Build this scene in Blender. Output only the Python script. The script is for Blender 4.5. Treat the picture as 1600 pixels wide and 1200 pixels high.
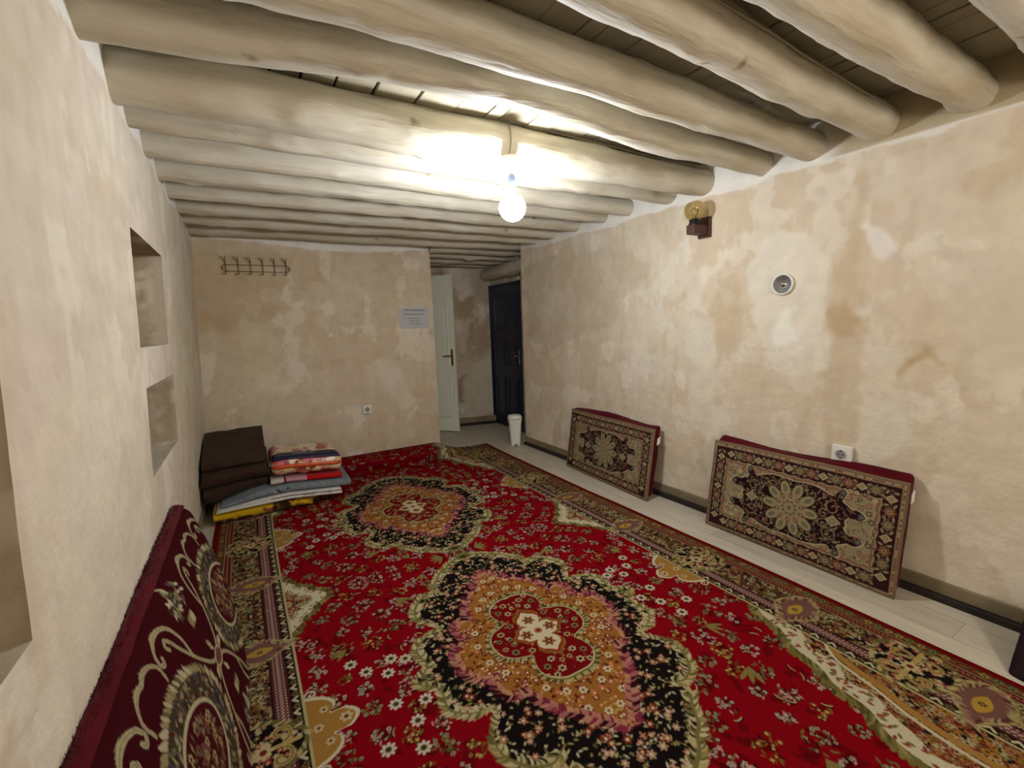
import bpy, bmesh, math, random
import numpy as np
from mathutils import Vector, Matrix
random.seed(7); rng = np.random.default_rng(11)
for o in list(bpy.data.objects): bpy.data.objects.remove(o)
scn = bpy.context.scene; COL = scn.collection

# ------------------------------------------------------------------ camera
cam = bpy.data.cameras.new('camera'); cam.sensor_fit = 'HORIZONTAL'; cam.sensor_width = 36.0
cam.lens = 700.0 / 1600.0 * 36.0; cam.clip_start = 0.02
co = bpy.data.objects.new('camera', cam); COL.objects.link(co); scn.camera = co
def cam_axes(yaw, pitch, roll):
    cy, sy, cp, sp, cr, sr = math.cos(yaw), math.sin(yaw), math.cos(pitch), math.sin(pitch), math.cos(roll), math.sin(roll)
    f = Vector((sy*cp, cy*cp, sp)); r = Vector((cy, -sy, 0)); u = r.cross(f)
    return r*cr + u*sr, -r*sr + u*cr, f
r_, u_, f_ = cam_axes(math.radians(30.3346), math.radians(-7.5056), math.radians(-2.0477))
M = Matrix.Identity(4)
for i in range(3): M[i][0], M[i][1], M[i][2] = r_[i], u_[i], -f_[i]
M[2][3] = 1.5
co.matrix_world = M

# ------------------------------------------------------------------ world, lights, exposure
w = bpy.data.worlds.new('night'); scn.world = w; w.use_nodes = True
w.node_tree.nodes['Background'].inputs[0].default_value = (0.6, 0.7, 1, 1)
w.node_tree.nodes['Background'].inputs[1].default_value = 0.0
scn.view_settings.view_transform = 'Standard'; scn.view_settings.look = 'None'
scn.view_settings.gamma = 1; scn.view_settings.use_curve_mapping = False
scn.view_settings.exposure = 0.98
BULB = (1.33, 2.2, 2.14); BULB_POWER = 138.0
def lamp(name, kind, loc, energy, color, size):
    l = bpy.data.lights.new(name, kind); l.energy = energy; l.color = color
    if kind == 'POINT': l.shadow_soft_size = size
    o = bpy.data.objects.new(name, l); COL.objects.link(o); o.location = loc; return o
lamp('fill_light_behind', 'POINT', (1.5, -1.1, 1.85), 33, (1, .94, .86), .22)  # added fill light behind the camera, an assumed source

# ------------------------------------------------------------------ helpers
def srgb(h):
    if isinstance(h, str): h = tuple(int(h[i:i+2], 16) for i in (0, 2, 4))
    c = np.array(h[:3], float)/255.0
    return np.where(c <= .04045, c/12.92, ((c+.055)/1.055)**2.4)
def S4(h): c = srgb(h); return (float(c[0]), float(c[1]), float(c[2]), 1.0)

def _hash(ix, iy, seed):
    h = (ix.astype(np.int64)*374761393 + iy.astype(np.int64)*668265263 + seed*1442695041) & 0xffffffff
    h = ((h ^ (h >> 13))*1274126177) & 0xffffffff
    return ((h ^ (h >> 16)) & 0xffffff)/float(0xffffff)
def vnoise(x, y, seed=0):
    x = np.asarray(x, float); y = np.asarray(y, float)
    ix = np.floor(x); iy = np.floor(y); fx = x-ix; fy = y-iy
    fx = fx*fx*(3-2*fx); fy = fy*fy*(3-2*fy)
    a = _hash(ix, iy, seed); b = _hash(ix+1, iy, seed); c = _hash(ix, iy+1, seed); d = _hash(ix+1, iy+1, seed)
    return (a*(1-fx)+b*fx)*(1-fy) + (c*(1-fx)+d*fx)*fy
def fbm(x, y, seed=0, n=4):
    s = 0; a = .5; t = 0
    for k in range(n):
        s = s + a*vnoise(x*2**k, y*2**k, seed+k*17); t += a; a *= .55
    return s/t
def sstep(a, b, x):
    t = np.clip((x-a)/(b-a), 0, 1); return t*t*(3-2*t)

def mesh_from(name, V, F, col=None, smooth=True):
    me = bpy.data.meshes.new(name)
    V = np.asarray(V, np.float32).reshape(-1, 3); F = np.asarray(F, np.int32)
    me.vertices.add(len(V)); me.vertices.foreach_set('co', V.ravel())
    n, k = F.shape
    me.loops.add(n*k); me.loops.foreach_set('vertex_index', F.ravel())
    me.polygons.add(n); me.polygons.foreach_set('loop_start', np.arange(0, n*k, k, dtype=np.int32))
    me.polygons.foreach_set('loop_total', np.full(n, k, np.int32))
    me.update(calc_edges=True); me.validate()
    if smooth: me.polygons.foreach_set('use_smooth', np.ones(n, bool))
    if col is not None:
        a = me.color_attributes.new('Col', 'FLOAT_COLOR', 'POINT')
        c = np.ones((len(V), 4), np.float32); c[:, :3] = np.asarray(col, np.float32).reshape(-1, 3)
        a.data.foreach_set('color', c.ravel())
    return me
def link(name, me, mat=None, parent=None):
    o = bpy.data.objects.new(name, me); COL.objects.link(o)
    if mat is not None: me.materials.clear(); me.materials.append(mat)
    if parent is not None: o.parent = parent
    return o
def grid_faces(ny, nx, keep=None, flip=False):
    j, i = np.meshgrid(np.arange(ny-1), np.arange(nx-1), indexing='ij')
    a = j*nx+i
    F = np.stack([a, a+1, a+nx+1, a+nx], -1)
    if flip: F = F[..., ::-1]
    if keep is not None: return F[keep]
    return F.reshape(-1, 4)
def bm_obj(name, bm, mat, parent=None, smooth=False):
    me = bpy.data.meshes.new(name); bm.normal_update(); bm.to_mesh(me); bm.free()
    if smooth:
        for p in me.polygons: p.use_smooth = True
    return link(name, me, mat, parent)
def tag(o, label, cat, group=None, kind=None):
    o['label'] = label
    if cat: o['category'] = cat
    if group: o['group'] = group
    if kind: o['kind'] = kind
    return o
def empty(name, loc=(0, 0, 0), rz=0):
    o = bpy.data.objects.new(name, None); COL.objects.link(o); o.location = loc; o.rotation_euler = (0, 0, rz)
    o.empty_display_size = .1; return o
def box(bm, lo, hi, mat=None, bevel=0, seg=2):
    vs = []
    r = bmesh.ops.create_cube(bm, size=1.0); vs = r['verts']
    c = [(lo[i]+hi[i])/2 for i in range(3)]; s = [hi[i]-lo[i] for i in range(3)]
    for v in vs: v.co = Vector((v.co[0]*s[0]+c[0], v.co[1]*s[1]+c[1], v.co[2]*s[2]+c[2]))
    if bevel:
        es = list({e for v in vs for e in v.link_edges})
        bmesh.ops.bevel(bm, geom=es, offset=bevel, segments=seg, affect='EDGES', profile=.5)
def tube(bm, pts, rad, seg=10, cap=True):
    pts = [Vector(p) for p in pts]; n = len(pts); rings = []
    rads = rad if hasattr(rad, '__len__') else [rad]*n
    prev = None
    for i, p in enumerate(pts):
        t = (pts[min(i+1, n-1)]-pts[max(i-1, 0)]).normalized()
        if prev is None:
            a = t.orthogonal().normalized()
        else:
            a = (prev - t*prev.dot(t)).normalized()
        prev = a; b = t.cross(a)
        rings.append([bm.verts.new(p+(a*math.cos(2*math.pi*k/seg)+b*math.sin(2*math.pi*k/seg))*rads[i]) for k in range(seg)])
    for i in range(n-1):
        for k in range(seg):
            bm.faces.new((rings[i][k], rings[i][(k+1) % seg], rings[i+1][(k+1) % seg], rings[i+1][k]))
    if cap:
        bm.faces.new(rings[0][::-1]); bm.faces.new(rings[-1])
def lathe(bm, prof, seg=32, axis='z', origin=(0, 0, 0), sx=1, sy=1):
    o = Vector(origin); rings = []
    for r, h in prof:
        ring = []
        for k in range(seg):
            a = 2*math.pi*k/seg; p = (r*math.cos(a)*sx, r*math.sin(a)*sy, h)
            if axis == 'x': p = (h, p[0], p[1])
            elif axis == 'y': p = (p[0], h, p[1])
            ring.append(bm.verts.new(o+Vector(p)))
        rings.append(ring)
    for i in range(len(rings)-1):
        for k in range(seg):
            bm.faces.new((rings[i][k], rings[i][(k+1) % seg], rings[i+1][(k+1) % seg], rings[i+1][k]))
    for ring, f in ((rings[0], -1), (rings[-1], 1)):
        bm.faces.new(ring[::f])
    bmesh.ops.recalc_face_normals(bm, faces=bm.faces)

# ------------------------------------------------------------------ materials
def mat(name, base=None, gain=1.0, rough=.8, attr=False, noise=None, bump=None, metal=0, spec=.3, sheen=0, emit=None, trans=None):
    """noise=(scale, amount, detail): brightness mottling; bump=(scale, strength, distance)"""
    m = bpy.data.materials.new(name); m.use_nodes = True; nt = m.node_tree; N = nt.nodes; L = nt.links
    b = N['Principled BSDF']; b.inputs['Roughness'].default_value = rough; b.inputs['Metallic'].default_value = metal
    b.inputs['Specular IOR Level'].default_value = spec
    if sheen: b.inputs['Sheen Weight'].default_value = sheen; b.inputs['Sheen Roughness'].default_value = .4
    tc = N.new('ShaderNodeTexCoord'); src = tc.outputs['Object']
    if attr:
        a = N.new('ShaderNodeAttribute'); a.attribute_name = 'Col'; colout = a.outputs['Color']
        if gain != 1.0:
            gm = N.new('ShaderNodeVectorMath'); gm.operation = 'SCALE'; gm.inputs['Scale'].default_value = gain; L.new(colout, gm.inputs[0]); colout = gm.outputs[0]
    else:
        rgb = N.new('ShaderNodeRGB'); rgb.outputs[0].default_value = S4(base); colout = rgb.outputs[0]
    if noise:
        n = N.new('ShaderNodeTexNoise'); n.inputs['Scale'].default_value = noise[0]; n.inputs['Detail'].default_value = noise[2] if len(noise) > 2 else 4
        L.new(src, n.inputs['Vector'])
        mr = N.new('ShaderNodeMapRange'); mr.inputs['From Min'].default_value = .3; mr.inputs['From Max'].default_value = .7
        mr.inputs['To Min'].default_value = 1-noise[1]; mr.inputs['To Max'].default_value = 1+noise[1]*.6
        L.new(n.outputs['Fac'], mr.inputs['Value'])
        mx = N.new('ShaderNodeVectorMath'); mx.operation = 'SCALE'
        L.new(colout, mx.inputs[0]); L.new(mr.outputs[0], mx.inputs['Scale']); colout = mx.outputs[0]
    L.new(colout, b.inputs['Base Color'])
    if bump:
        n2 = N.new('ShaderNodeTexNoise'); n2.inputs['Scale'].default_value = bump[0]; n2.inputs['Detail'].default_value = 5
        L.new(src, n2.inputs['Vector'])
        bp = N.new('ShaderNodeBump'); bp.inputs['Strength'].default_value = bump[1]; bp.inputs['Distance'].default_value = bump[2]
        L.new(n2.outputs['Fac'], bp.inputs['Height']); L.new(bp.outputs[0], b.inputs['Normal'])
    if emit:
        b.inputs['Emission Color'].default_value = S4(emit[0]); b.inputs['Emission Strength'].default_value = emit[1]
    if trans: b.inputs['Transmission Weight'].default_value = trans
    return m
PLASTER = mat('clay_plaster', attr=True, rough=.9, noise=(9, .07, 6), bump=(16, .45, .02), spec=.15)
def floor_mat():
    m = bpy.data.materials.new('laminate_floor'); m.use_nodes = True; nt = m.node_tree; N = nt.nodes; L = nt.links
    b = N['Principled BSDF']; b.inputs['Roughness'].default_value = .42; b.inputs['Specular IOR Level'].default_value = .35
    tc = N.new('ShaderNodeTexCoord'); mp = N.new('ShaderNodeMapping'); mp.inputs['Rotation'].default_value = (0, 0, math.pi/2)
    L.new(tc.outputs['Object'], mp.inputs['Vector'])
    br = N.new('ShaderNodeTexBrick'); br.inputs['Scale'].default_value = 1; br.inputs['Brick Width'].default_value = 1.25
    br.inputs['Row Height'].default_value = .19; br.inputs['Mortar Size'].default_value = .0016; br.inputs['Bias'].default_value = 0
    br.inputs['Color1'].default_value = S4((205, 197, 180)); br.inputs['Color2'].default_value = S4((192, 183, 165)); br.inputs['Mortar'].default_value = S4((150, 140, 124))
    L.new(mp.outputs[0], br.inputs['Vector'])
    mp2 = N.new('ShaderNodeMapping'); mp2.inputs['Scale'].default_value = (14, 1.6, 4); L.new(tc.outputs['Object'], mp2.inputs['Vector'])
    n = N.new('ShaderNodeTexNoise'); n.inputs['Scale'].default_value = 2.2; n.inputs['Detail'].default_value = 6; L.new(mp2.outputs[0], n.inputs['Vector'])
    mr = N.new('ShaderNodeMapRange'); mr.inputs['From Min'].default_value = .3; mr.inputs['From Max'].default_value = .7
    mr.inputs['To Min'].default_value = .84; mr.inputs['To Max'].default_value = 1.06; L.new(n.outputs['Fac'], mr.inputs['Value'])
    mx = N.new('ShaderNodeVectorMath'); mx.operation = 'SCALE'; L.new(br.outputs['Color'], mx.inputs[0]); L.new(mr.outputs[0], mx.inputs['Scale'])
    L.new(mx.outputs[0], b.inputs['Base Color']); return m
FLOOR = floor_mat()
def wood_paint():
    m = bpy.data.materials.new('painted_log'); m.use_nodes = True; nt = m.node_tree; N = nt.nodes; L = nt.links
    b = N['Principled BSDF']; b.inputs['Roughness'].default_value = .62; b.inputs['Specular IOR Level'].default_value = .3
    tc = N.new('ShaderNodeTexCoord')
    mp = N.new('ShaderNodeMapping'); mp.inputs['Scale'].default_value = (1.3, 6, 6); L.new(tc.outputs['Object'], mp.inputs['Vector'])
    n = N.new('ShaderNodeTexNoise'); n.inputs['Scale'].default_value = 1.6; n.inputs['Detail'].default_value = 6; n.inputs['Roughness'].default_value = .6
    L.new(mp.outputs[0], n.inputs['Vector'])
    cr = N.new('ShaderNodeValToRGB'); e = cr.color_ramp.elements
    e[0].position = .28; e[0].color = S4((184, 173, 148)); e[1].position = .72; e[1].color = S4((214, 209, 194))
    L.new(n.outputs['Fac'], cr.inputs['Fac'])
    # knots and nail stains
    v = N.new('ShaderNodeTexVoronoi'); v.inputs['Scale'].default_value = 3.2; L.new(tc.outputs['Object'], v.inputs['Vector'])
    n3 = N.new('ShaderNodeTexNoise'); n3.inputs['Scale'].default_value = 30; L.new(tc.outputs['Object'], n3.inputs['Vector'])
    ma = N.new('ShaderNodeMath'); ma.operation = 'MULTIPLY_ADD'; ma.inputs[1].default_value = .16; L.new(n3.outputs['Fac'], ma.inputs[0]); L.new(v.outputs['Distance'], ma.inputs[2])
    k = N.new('ShaderNodeMapRange'); k.inputs['From Min'].default_value = .12; k.inputs['From Max'].default_value = .18
    k.inputs['To Min'].default_value = .62; k.inputs['To Max'].default_value = 0; L.new(ma.outputs[0], k.inputs['Value'])
    mx = N.new('ShaderNodeMix'); mx.data_type = 'RGBA'; L.new(k.outputs[0], mx.inputs[0]); L.new(cr.outputs[0], mx.inputs[6]); mx.inputs[7].default_value = S4((105, 84, 62))
    L.new(mx.outputs[2], b.inputs['Base Color'])
    mp2 = N.new('ShaderNodeMapping'); mp2.inputs['Scale'].default_value = (3, 22, 22); L.new(tc.outputs['Object'], mp2.inputs['Vector'])
    n2 = N.new('ShaderNodeTexNoise'); n2.inputs['Scale'].default_value = 1.5; n2.inputs['Detail'].default_value = 5; L.new(mp2.outputs[0], n2.inputs['Vector'])
    bp = N.new('ShaderNodeBump'); bp.inputs['Strength'].default_value = .7; bp.inputs['Distance'].default_value = .014
    L.new(n2.outputs['Fac'], bp.inputs['Height']); L.new(bp.outputs[0], b.inputs['Normal']); return m
LOG = wood_paint()
PLANK = mat('ceiling_planks', (172, 163, 140), rough=.85, noise=(3, .22, 6), bump=(30, .3, .006))
PLANKDARK = mat('roof_void', (30, 26, 20), rough=1)
CARPET = mat('rug_pile', attr=True, gain=.58, rough=.95, noise=(160, .16, 2), bump=(260, .5, .004), spec=.03)
FACE = mat('rug_panel', attr=True, gain=.72, rough=.9, noise=(200, .12, 2), bump=(300, .4, .002), spec=.1)
VELVET = mat('maroon_velvet', (82, 6, 20), rough=.75, noise=(7, .25, 4), bump=(40, .3, .004), spec=.08, sheen=.12)
VELFACE = mat('velvet_pattern', attr=True, gain=.72, rough=.8, noise=(60, .15, 3), bump=(120, .4, .003), spec=.06)
CLOTH = mat('blanket_cloth', attr=True, gain=.82, rough=.9, noise=(26, .12, 4), bump=(55, .5, .006), spec=.12, sheen=.1)
BROWNC = mat('brown_plush', (58, 40, 31), rough=.8, noise=(9, .2, 4), bump=(60, .5, .004), spec=.12, sheen=.12)
WHITE = mat('white_plastic', (232, 232, 224), rough=.35, noise=(12, .03), spec=.45)
OFFWH = mat('white_door_paint', (240, 242, 226), rough=.38, noise=(5, .03), spec=.45)
NAVY = mat('dark_blue_steel', (24, 34, 62), rough=.3, noise=(9, .15), spec=.5)
BRASS = mat('brass', (178, 140, 66), rough=.3, noise=(40, .1), metal=1)
STEEL = mat('dark_wire', (112, 96, 74), rough=.4, noise=(40, .1), metal=.6)
CHROME = mat('chrome', (205, 205, 212), rough=.12, noise=(50, .03), metal=1)
BLACK = mat('black_plastic', (22, 20, 20), rough=.45, noise=(20, .1))
BROWNW = mat('brown_wood', (80, 54, 44), rough=.5, noise=(18, .2))
TILE = mat('skirting_tile', (136, 122, 96), rough=.5, noise=(6, .2, 5), bump=(30, .2, .004))
DARKGAP = mat('dark_rubber_strip', (46, 38, 36), rough=.6, noise=(12, .35, 5), bump=(40, .4, .004))
PAPER = mat('paper', (246, 246, 248), rough=.85, noise=(8, .02))
INK = mat('grey_ink', (120, 122, 134), rough=.9, noise=(40, .1))
CABLE = mat('cable_grey', (150, 140, 118), rough=.5, noise=(20, .1))
CORD = mat('pendant_cord', (190, 186, 190), rough=.5, noise=(20, .1))
SOCKET = mat('bulb_socket', (128, 140, 168), rough=.5, noise=(20, .1))
NOZZLE = mat('frosted_bulb', (255, 255, 255), rough=.3, noise=(20, .01))

# ================================================================== THE ROOM
ZC = 2.62
# --- colour painting of plaster (stains and patches of the wall; niche linings also carry painted shade)
def poly_mask(X, Y, pts):
    inside = np.zeros(X.shape, bool); n = len(pts)
    for i in range(n):
        x1, y1 = pts[i]; x2, y2 = pts[(i+1) % n]
        if y1 == y2: continue
        c = ((y1 > Y) != (y2 > Y)) & (X < (x2-x1)*(Y-y1)/(y2-y1)+x1)
        inside ^= c
    return inside
def soft_patch(c, A, Z, pts, colr, k, seed, edge=.05):
    wa = A+(fbm(A*7, Z*7, seed)-.5)*.16; wz = Z+(fbm(A*7, Z*7, seed+50)-.5)*.16
    m = poly_mask(wa, wz, pts).astype(float)
    for _ in range(2):
        m[1:-1, 1:-1] = (m[1:-1, 1:-1]*2+m[:-2, 1:-1]+m[2:, 1:-1]+m[1:-1, :-2]+m[1:-1, 2:])/6
    m = m*k*(.55+.9*fbm(A*4, Z*4, seed+9)); m = np.clip(m, 0, 1)[..., None]
    return c*(1-m)+srgb(colr)*m
def plaster(A, Z, seed, base=(214, 201, 173), light=(228, 220, 201), dark=(203, 184, 153), patches=(), white_z=None, white_amp=.05):
    c = np.ones(A.shape+(3,))*srgb(base)
    f1 = fbm(A*1.7, Z*1.4, seed, 5); f2 = fbm(A*3.4+9, Z*2.2, seed+3, 5); f3 = fbm(A*11, Z*1.3, seed+5, 4)
    f4 = fbm(A*1.1+3, Z*5.5, seed+6, 5); f5 = fbm(A*2.1+31, Z*2.1, seed+8, 5)
    def blend(c, m, colr, k): m = (m*k)[..., None]; return c*(1-m)+srgb(colr)*m
    c = blend(c, sstep(.44, .70, f1), dark, .45)
    c = blend(c, sstep(.50, .57, f2), light, .5)
    c = blend(c, sstep(.52, .72, f3), dark, .28)
    c = blend(c, sstep(.56, .6, f4), light, .35)
    c = blend(c, sstep(.58, .61, f5), (220, 206, 192), .35)
    c = blend(c, sstep(.60, .64, fbm(A*5, Z*4, seed+12, 5)), (236, 229, 212), .5)
    c = blend(c, sstep(.62, .74, fbm(A*16, Z*9, seed+14, 4)), dark, .3)
    for i, (pts, colr, k) in enumerate(patches): c = soft_patch(c, A, Z, pts, colr, k, seed+100+i*7)
    if white_z is not None:
        wz = white_z+(fbm(A*3.2, A*0+.5, seed+40, 4)-.5)*white_amp*2+(fbm(A*14, Z*14, seed+41)-.5)*.02
        m = sstep(0, .01, Z-wz); c = blend(c, m, (236, 233, 224), .95)
    return c
def bumpf(A, Z, seed, amp=.012):
    return (fbm(A*1.3, Z*1.3, seed, 3)-.5)*amp*2+(fbm(A*9, Z*7, seed+2, 3)-.5)*amp*.35
def axis(a, b, step, extra=()):
    s = set(np.round(np.arange(a, b+1e-6, step), 5)) | {round(a, 5), round(b, 5)}
    ex = [e for e in extra if a < e < b]
    s = {v for v in s if all(abs(v-e) > step*.45 for e in ex)} | {round(e, 5) for e in ex}
    return np.array(sorted(s))

# --- left wall: leans inward towards the top, three niches cut in
NICHES = [(2.43, 3.24, 1.46, 1.955, .30), (2.50, 3.33, .88, 1.28, .28), (.28, 1.165, .93, 1.85, .34)]
def left_x(y, z): return -.452+.0437*z+bumpf(y, z, 5, .007)+.0*y
ya = axis(-1.2, 5.22, .02, [v for n in NICHES for v in n[:2]]); za = axis(0, ZC, .02, [v for n in NICHES for v in n[2:4]])
A, Z = np.meshgrid(ya, za)
P = np.stack([left_x(A, Z), A, Z], -1)
keep = np.ones((len(za)-1, len(ya)-1), bool)
cy_ = (ya[1:]+ya[:-1])/2; cz_ = (za[1:]+za[:-1])/2; CY, CZ = np.meshgrid(cy_, cz_)
for n in NICHES: keep &= ~((CY > n[0]) & (CY < n[1]) & (CZ > n[2]) & (CZ < n[3]))
C = plaster(A, Z, 21, base=(214, 201, 181), dark=(203, 187, 161), light=(225, 216, 202), white_z=2.385,
            patches=[([(1.2, .5), (2.3, .5), (2.4, 1.2), (1.9, 1.5), (1.2, 1.3)], (226, 216, 194), .5),
                     ([(3.4, .2), (5.2, .2), (5.2, 1.6), (4.3, 2.2), (3.5, 1.5)], (206, 196, 168), .4)])
def round_niche(P): return P
me = mesh_from('wall_left', P, grid_faces(len(za), len(ya), keep, flip=True), C)
wl = link('wall_left', me, PLASTER); tag(wl, 'left clay plastered wall with three niches', None, kind='structure')
for i, (y0, y1, z0, z1, d) in enumerate(NICHES):
    Vs = []; Fs = []; Cs = []
    def add_grid(fn, us, vs, colr=(176, 162, 138), flip=False):  # lining darker than the wall: recess shade painted into the plaster colour
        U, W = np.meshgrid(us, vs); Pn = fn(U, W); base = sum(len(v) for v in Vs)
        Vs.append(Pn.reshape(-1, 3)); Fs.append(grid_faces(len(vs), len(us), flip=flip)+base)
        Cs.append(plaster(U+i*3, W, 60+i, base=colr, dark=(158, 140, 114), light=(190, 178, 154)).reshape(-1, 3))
    yn = [v for v in ya if y0-1e-4 <= v <= y1+1e-4]; zn = [v for v in za if z0-1e-4 <= v <= z1+1e-4]
    ds = np.linspace(0, 1, 12); dd = 0 
    def side(yc): return lambda D, Zz: np.stack([left_x(np.full_like(Zz, yc), Zz)*(1-D)+(-.44-d)*D, np.full_like(Zz, yc)+0*D, Zz], -1)
    def flat(zc, rise=0): return lambda D, Yy: np.stack([left_x(Yy, np.full_like(Yy, zc))*(1-D)+(-.44-d)*D, Yy, np.full_like(Yy, zc)+rise*D], -1)
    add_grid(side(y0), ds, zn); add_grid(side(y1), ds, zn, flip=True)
    add_grid(flat(z0), ds, yn, (214, 206, 188), flip=True); add_grid(flat(z1), ds, yn, (150, 134, 114))  # sill painted lighter and niche top darkest, as if lit from above
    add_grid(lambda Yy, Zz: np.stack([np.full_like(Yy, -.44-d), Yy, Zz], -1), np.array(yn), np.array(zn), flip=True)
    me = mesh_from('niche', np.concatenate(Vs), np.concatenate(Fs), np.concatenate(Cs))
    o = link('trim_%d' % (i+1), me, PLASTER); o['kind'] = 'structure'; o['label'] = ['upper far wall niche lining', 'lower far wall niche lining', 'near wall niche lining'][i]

# --- right wall
def right_x(y, z): return 3.005-.0165*y+bumpf(y, z, 9, .006)
ya = axis(-1.2, 4.69, .012); za = axis(0, ZC, .012); A, Z = np.meshgrid(ya, za)
LT, DK, WT = (230, 221, 202), (204, 184, 151), (236, 229, 218)
pats = [([(1.63, 2.02), (1.52, 2.0), (1.45, 1.89), (1.37, 1.86), (1.35, 1.77), (1.41, 1.72), (1.38, 1.52), (1.43, 1.33), (1.46, 1.17), (1.6, 1.24), (1.75, 1.26), (1.85, 1.54), (1.86, 1.85), (1.77, 1.94)], LT, .95),
        ([(1.62, 1.55), (1.55, 1.56), (1.50, 1.42), (1.52, 1.33), (1.62, 1.31), (1.68, 1.4)], (242, 240, 226), .95),
        ([(1.26, 2.3), (1.2, 2.3), (1.2, 1.76), (1.19, 1.38), (1.16, .99), (1.19, .68), (1.31, .68), (1.38, 1.11), (1.35, 1.57), (1.30, 1.9)], DK, .6),
        ([(1.36, 1.52), (1.28, 1.57), (1.21, 1.46), (1.24, 1.33), (1.32, 1.38)], (190, 164, 124), .6),
        ([(1.06, 1.15), (.93, 1.34), (.84, 1.19), (.92, 1.23)], (188, 162, 120), .7),
        ([(1.21, 1.97), (1.11, 1.94), (1.06, 1.83), (1.11, 1.79), (1.19, 1.83)], WT, 1.0),
        ([(1.16, .98), (.98, 1.0), (.94, .83), (1.02, .66), (1.15, .63)], (226, 219, 200), .8),
        ([(2.24, 1.88), (2.09, 1.92), (2.12, 1.86), (2.22, 1.81), (2.2, 1.53), (2.33, 1.54), (2.42, 1.59), (2.28, 1.71)], LT, .8),
        ([(2.12, 1.78), (1.92, 1.82), (1.86, 1.57), (1.89, 1.26), (1.95, 1.17), (2.01, 1.25), (2.09, 1.08), (2.11, 1.55)], DK, .6),
        ([(2.97, 1.59), (2.75, 1.69), (2.51, 1.57), (2.46, 1.44), (2.7, 1.3), (2.99, 1.19)], LT, .45),
        ([(2.9, 1.75), (2.5, 1.9), (2.4, 1.84), (2.8, 1.68)], LT, .5),
        ([(2.35, 1.45), (2.12, 1.5), (2.1, .9), (2.3, .8)], LT, .6),
        ([(4.6, 2.2), (3.2, 2.2), (2.7, 1.95), (3.1, 1.5), (4.1, 1.2), (4.6, 1.4)], (196, 182, 156), .5),
        ([(.9, 1.75), (.5, 1.8), (.45, 1.3), (.75, 1.1)], (214, 204, 184), .6),
        ([(.8, 1.0), (.35, 1.1), (.3, .4), (.8, .3)], (222, 212, 190), .6)]
P = np.stack([right_x(A, Z), A, Z], -1)
C = plaster(A, Z, 33, base=(219, 203, 178), white_z=2.36, white_amp=.04, patches=pats)
# the band between the two nearest beams was never whitewashed
nb = sstep(1.45, 1.30, A)*sstep(2.375, 2.39, Z); C = C*(1-nb[..., None])+srgb((188, 174, 144))*nb[..., None]
wr = link('wall_right', mesh_from('wall_right', P, grid_faces(len(za), len(ya)), C), PLASTER)
tag(wr, 'long right clay plastered wall with pale patches', None, kind='structure')

# --- far wall with the return corner
def back_y(x, z): return 5.2+bumpf(x, z, 14, .006)
xa = axis(-.47, 1.97, .018); za = axis(0, ZC, .018); A, Z = np.meshgrid(xa, za)
P = np.stack([A, back_y(A, Z), Z], -1)
C = plaster(A, Z, 47, base=(210, 193, 165), dark=(197, 177, 145), light=(218, 205, 182),
            patches=[([(1.1, 1.1), (1.5, 1.15), (1.6, .8), (1.75, .6), (1.5, .55), (1.3, .9)], (228, 218, 200), .6),
                     ([(-.4, 2.3), (.5, 2.3), (.3, 1.7), (-.4, 1.5)], (186, 164, 124), .5),
                     ([(-.1, .5), (.2, .5), (.25, 1.6), (-.05, 1.6)], (216, 206, 176), .6)])
wz = 2.415-.075*np.exp(-((A-.95)/.75)**2)+(fbm(A*5, A*0, 7)-.5)*.012
m = (sstep(0, .01, Z-wz)*.95)[..., None]; C = C*(1-m)+srgb((238, 235, 226))*m
wb = link('wall_back', mesh_from('wall_back', P, grid_faces(len(za), len(xa)), C), PLASTER)
tag(wb, 'far clay plastered wall with coat rack', None, kind='structure')

def plain_wall(name, p0, p1, z0, z1, seed, base=(206, 190, 158), flip=False, step=.03, patches=(), white=None):
    L_ = math.hypot(p1[0]-p0[0], p1[1]-p0[1]); sa = np.linspace(0, L_, max(3, int(L_/step))); za = np.linspace(z0, z1, max(3, int((z1-z0)/step)))
    A, Z = np.meshgrid(sa, za); nx, ny = -(p1[1]-p0[1])/L_, (p1[0]-p0[0])/L_
    edge = np.minimum(np.minimum(A, L_-A)/.05, 1); b = bumpf(A+seed, Z, seed, .006)*edge
    P = np.stack([p0[0]+(p1[0]-p0[0])*A/L_+nx*b, p0[1]+(p1[1]-p0[1])*A/L_+ny*b, Z], -1)
    o = link(name, mesh_from(name, P, grid_faces(len(za), len(sa), flip=flip), plaster(A, Z, seed, base=base, patches=patches, white_z=white)), PLASTER)
    o['kind'] = 'structure'; return o
plain_wall('wall_partition', (1.97, 5.2), (1.93, 5.42), 0, ZC, 71)
plain_wall('wall_hall_left', (1.93, 5.42), (1.93, 6.42), 0, ZC, 72)
plain_wall('wall_hall', (1.93, 6.40), (3.26, 6.06), 0, ZC, 73, base=(150, 128, 104),
           patches=[([(.9, .1), (1.38, .1), (1.38, 1.25), (1.15, .95), (.95, .75), (.85, .6)], (206, 196, 176), 1.0),
                    ([(1.1, 1.9), (1.38, 1.8), (1.38, 2.6), (.9, 2.6)], (176, 162, 144), .8)])
plain_wall('wall_reveal', (2.926, 4.69), (3.22, 5.2), 0, 2.13, 74, base=(190, 176, 150), flip=True)
plain_wall('wall_door_side', (3.22, 5.2), (3.235, 6.08), 2.075, ZC, 75, base=(190, 178, 156), flip=True)
plain_wall('wall_reveal_top', (3.20, 4.69), (3.235, 5.2), 2.13, ZC, 77, base=(190, 176, 150), flip=True)
plain_wall('wall_front', (-.47, -1.2), (3.1, -1.2), 0, ZC, 76, flip=True, step=.06)

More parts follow.
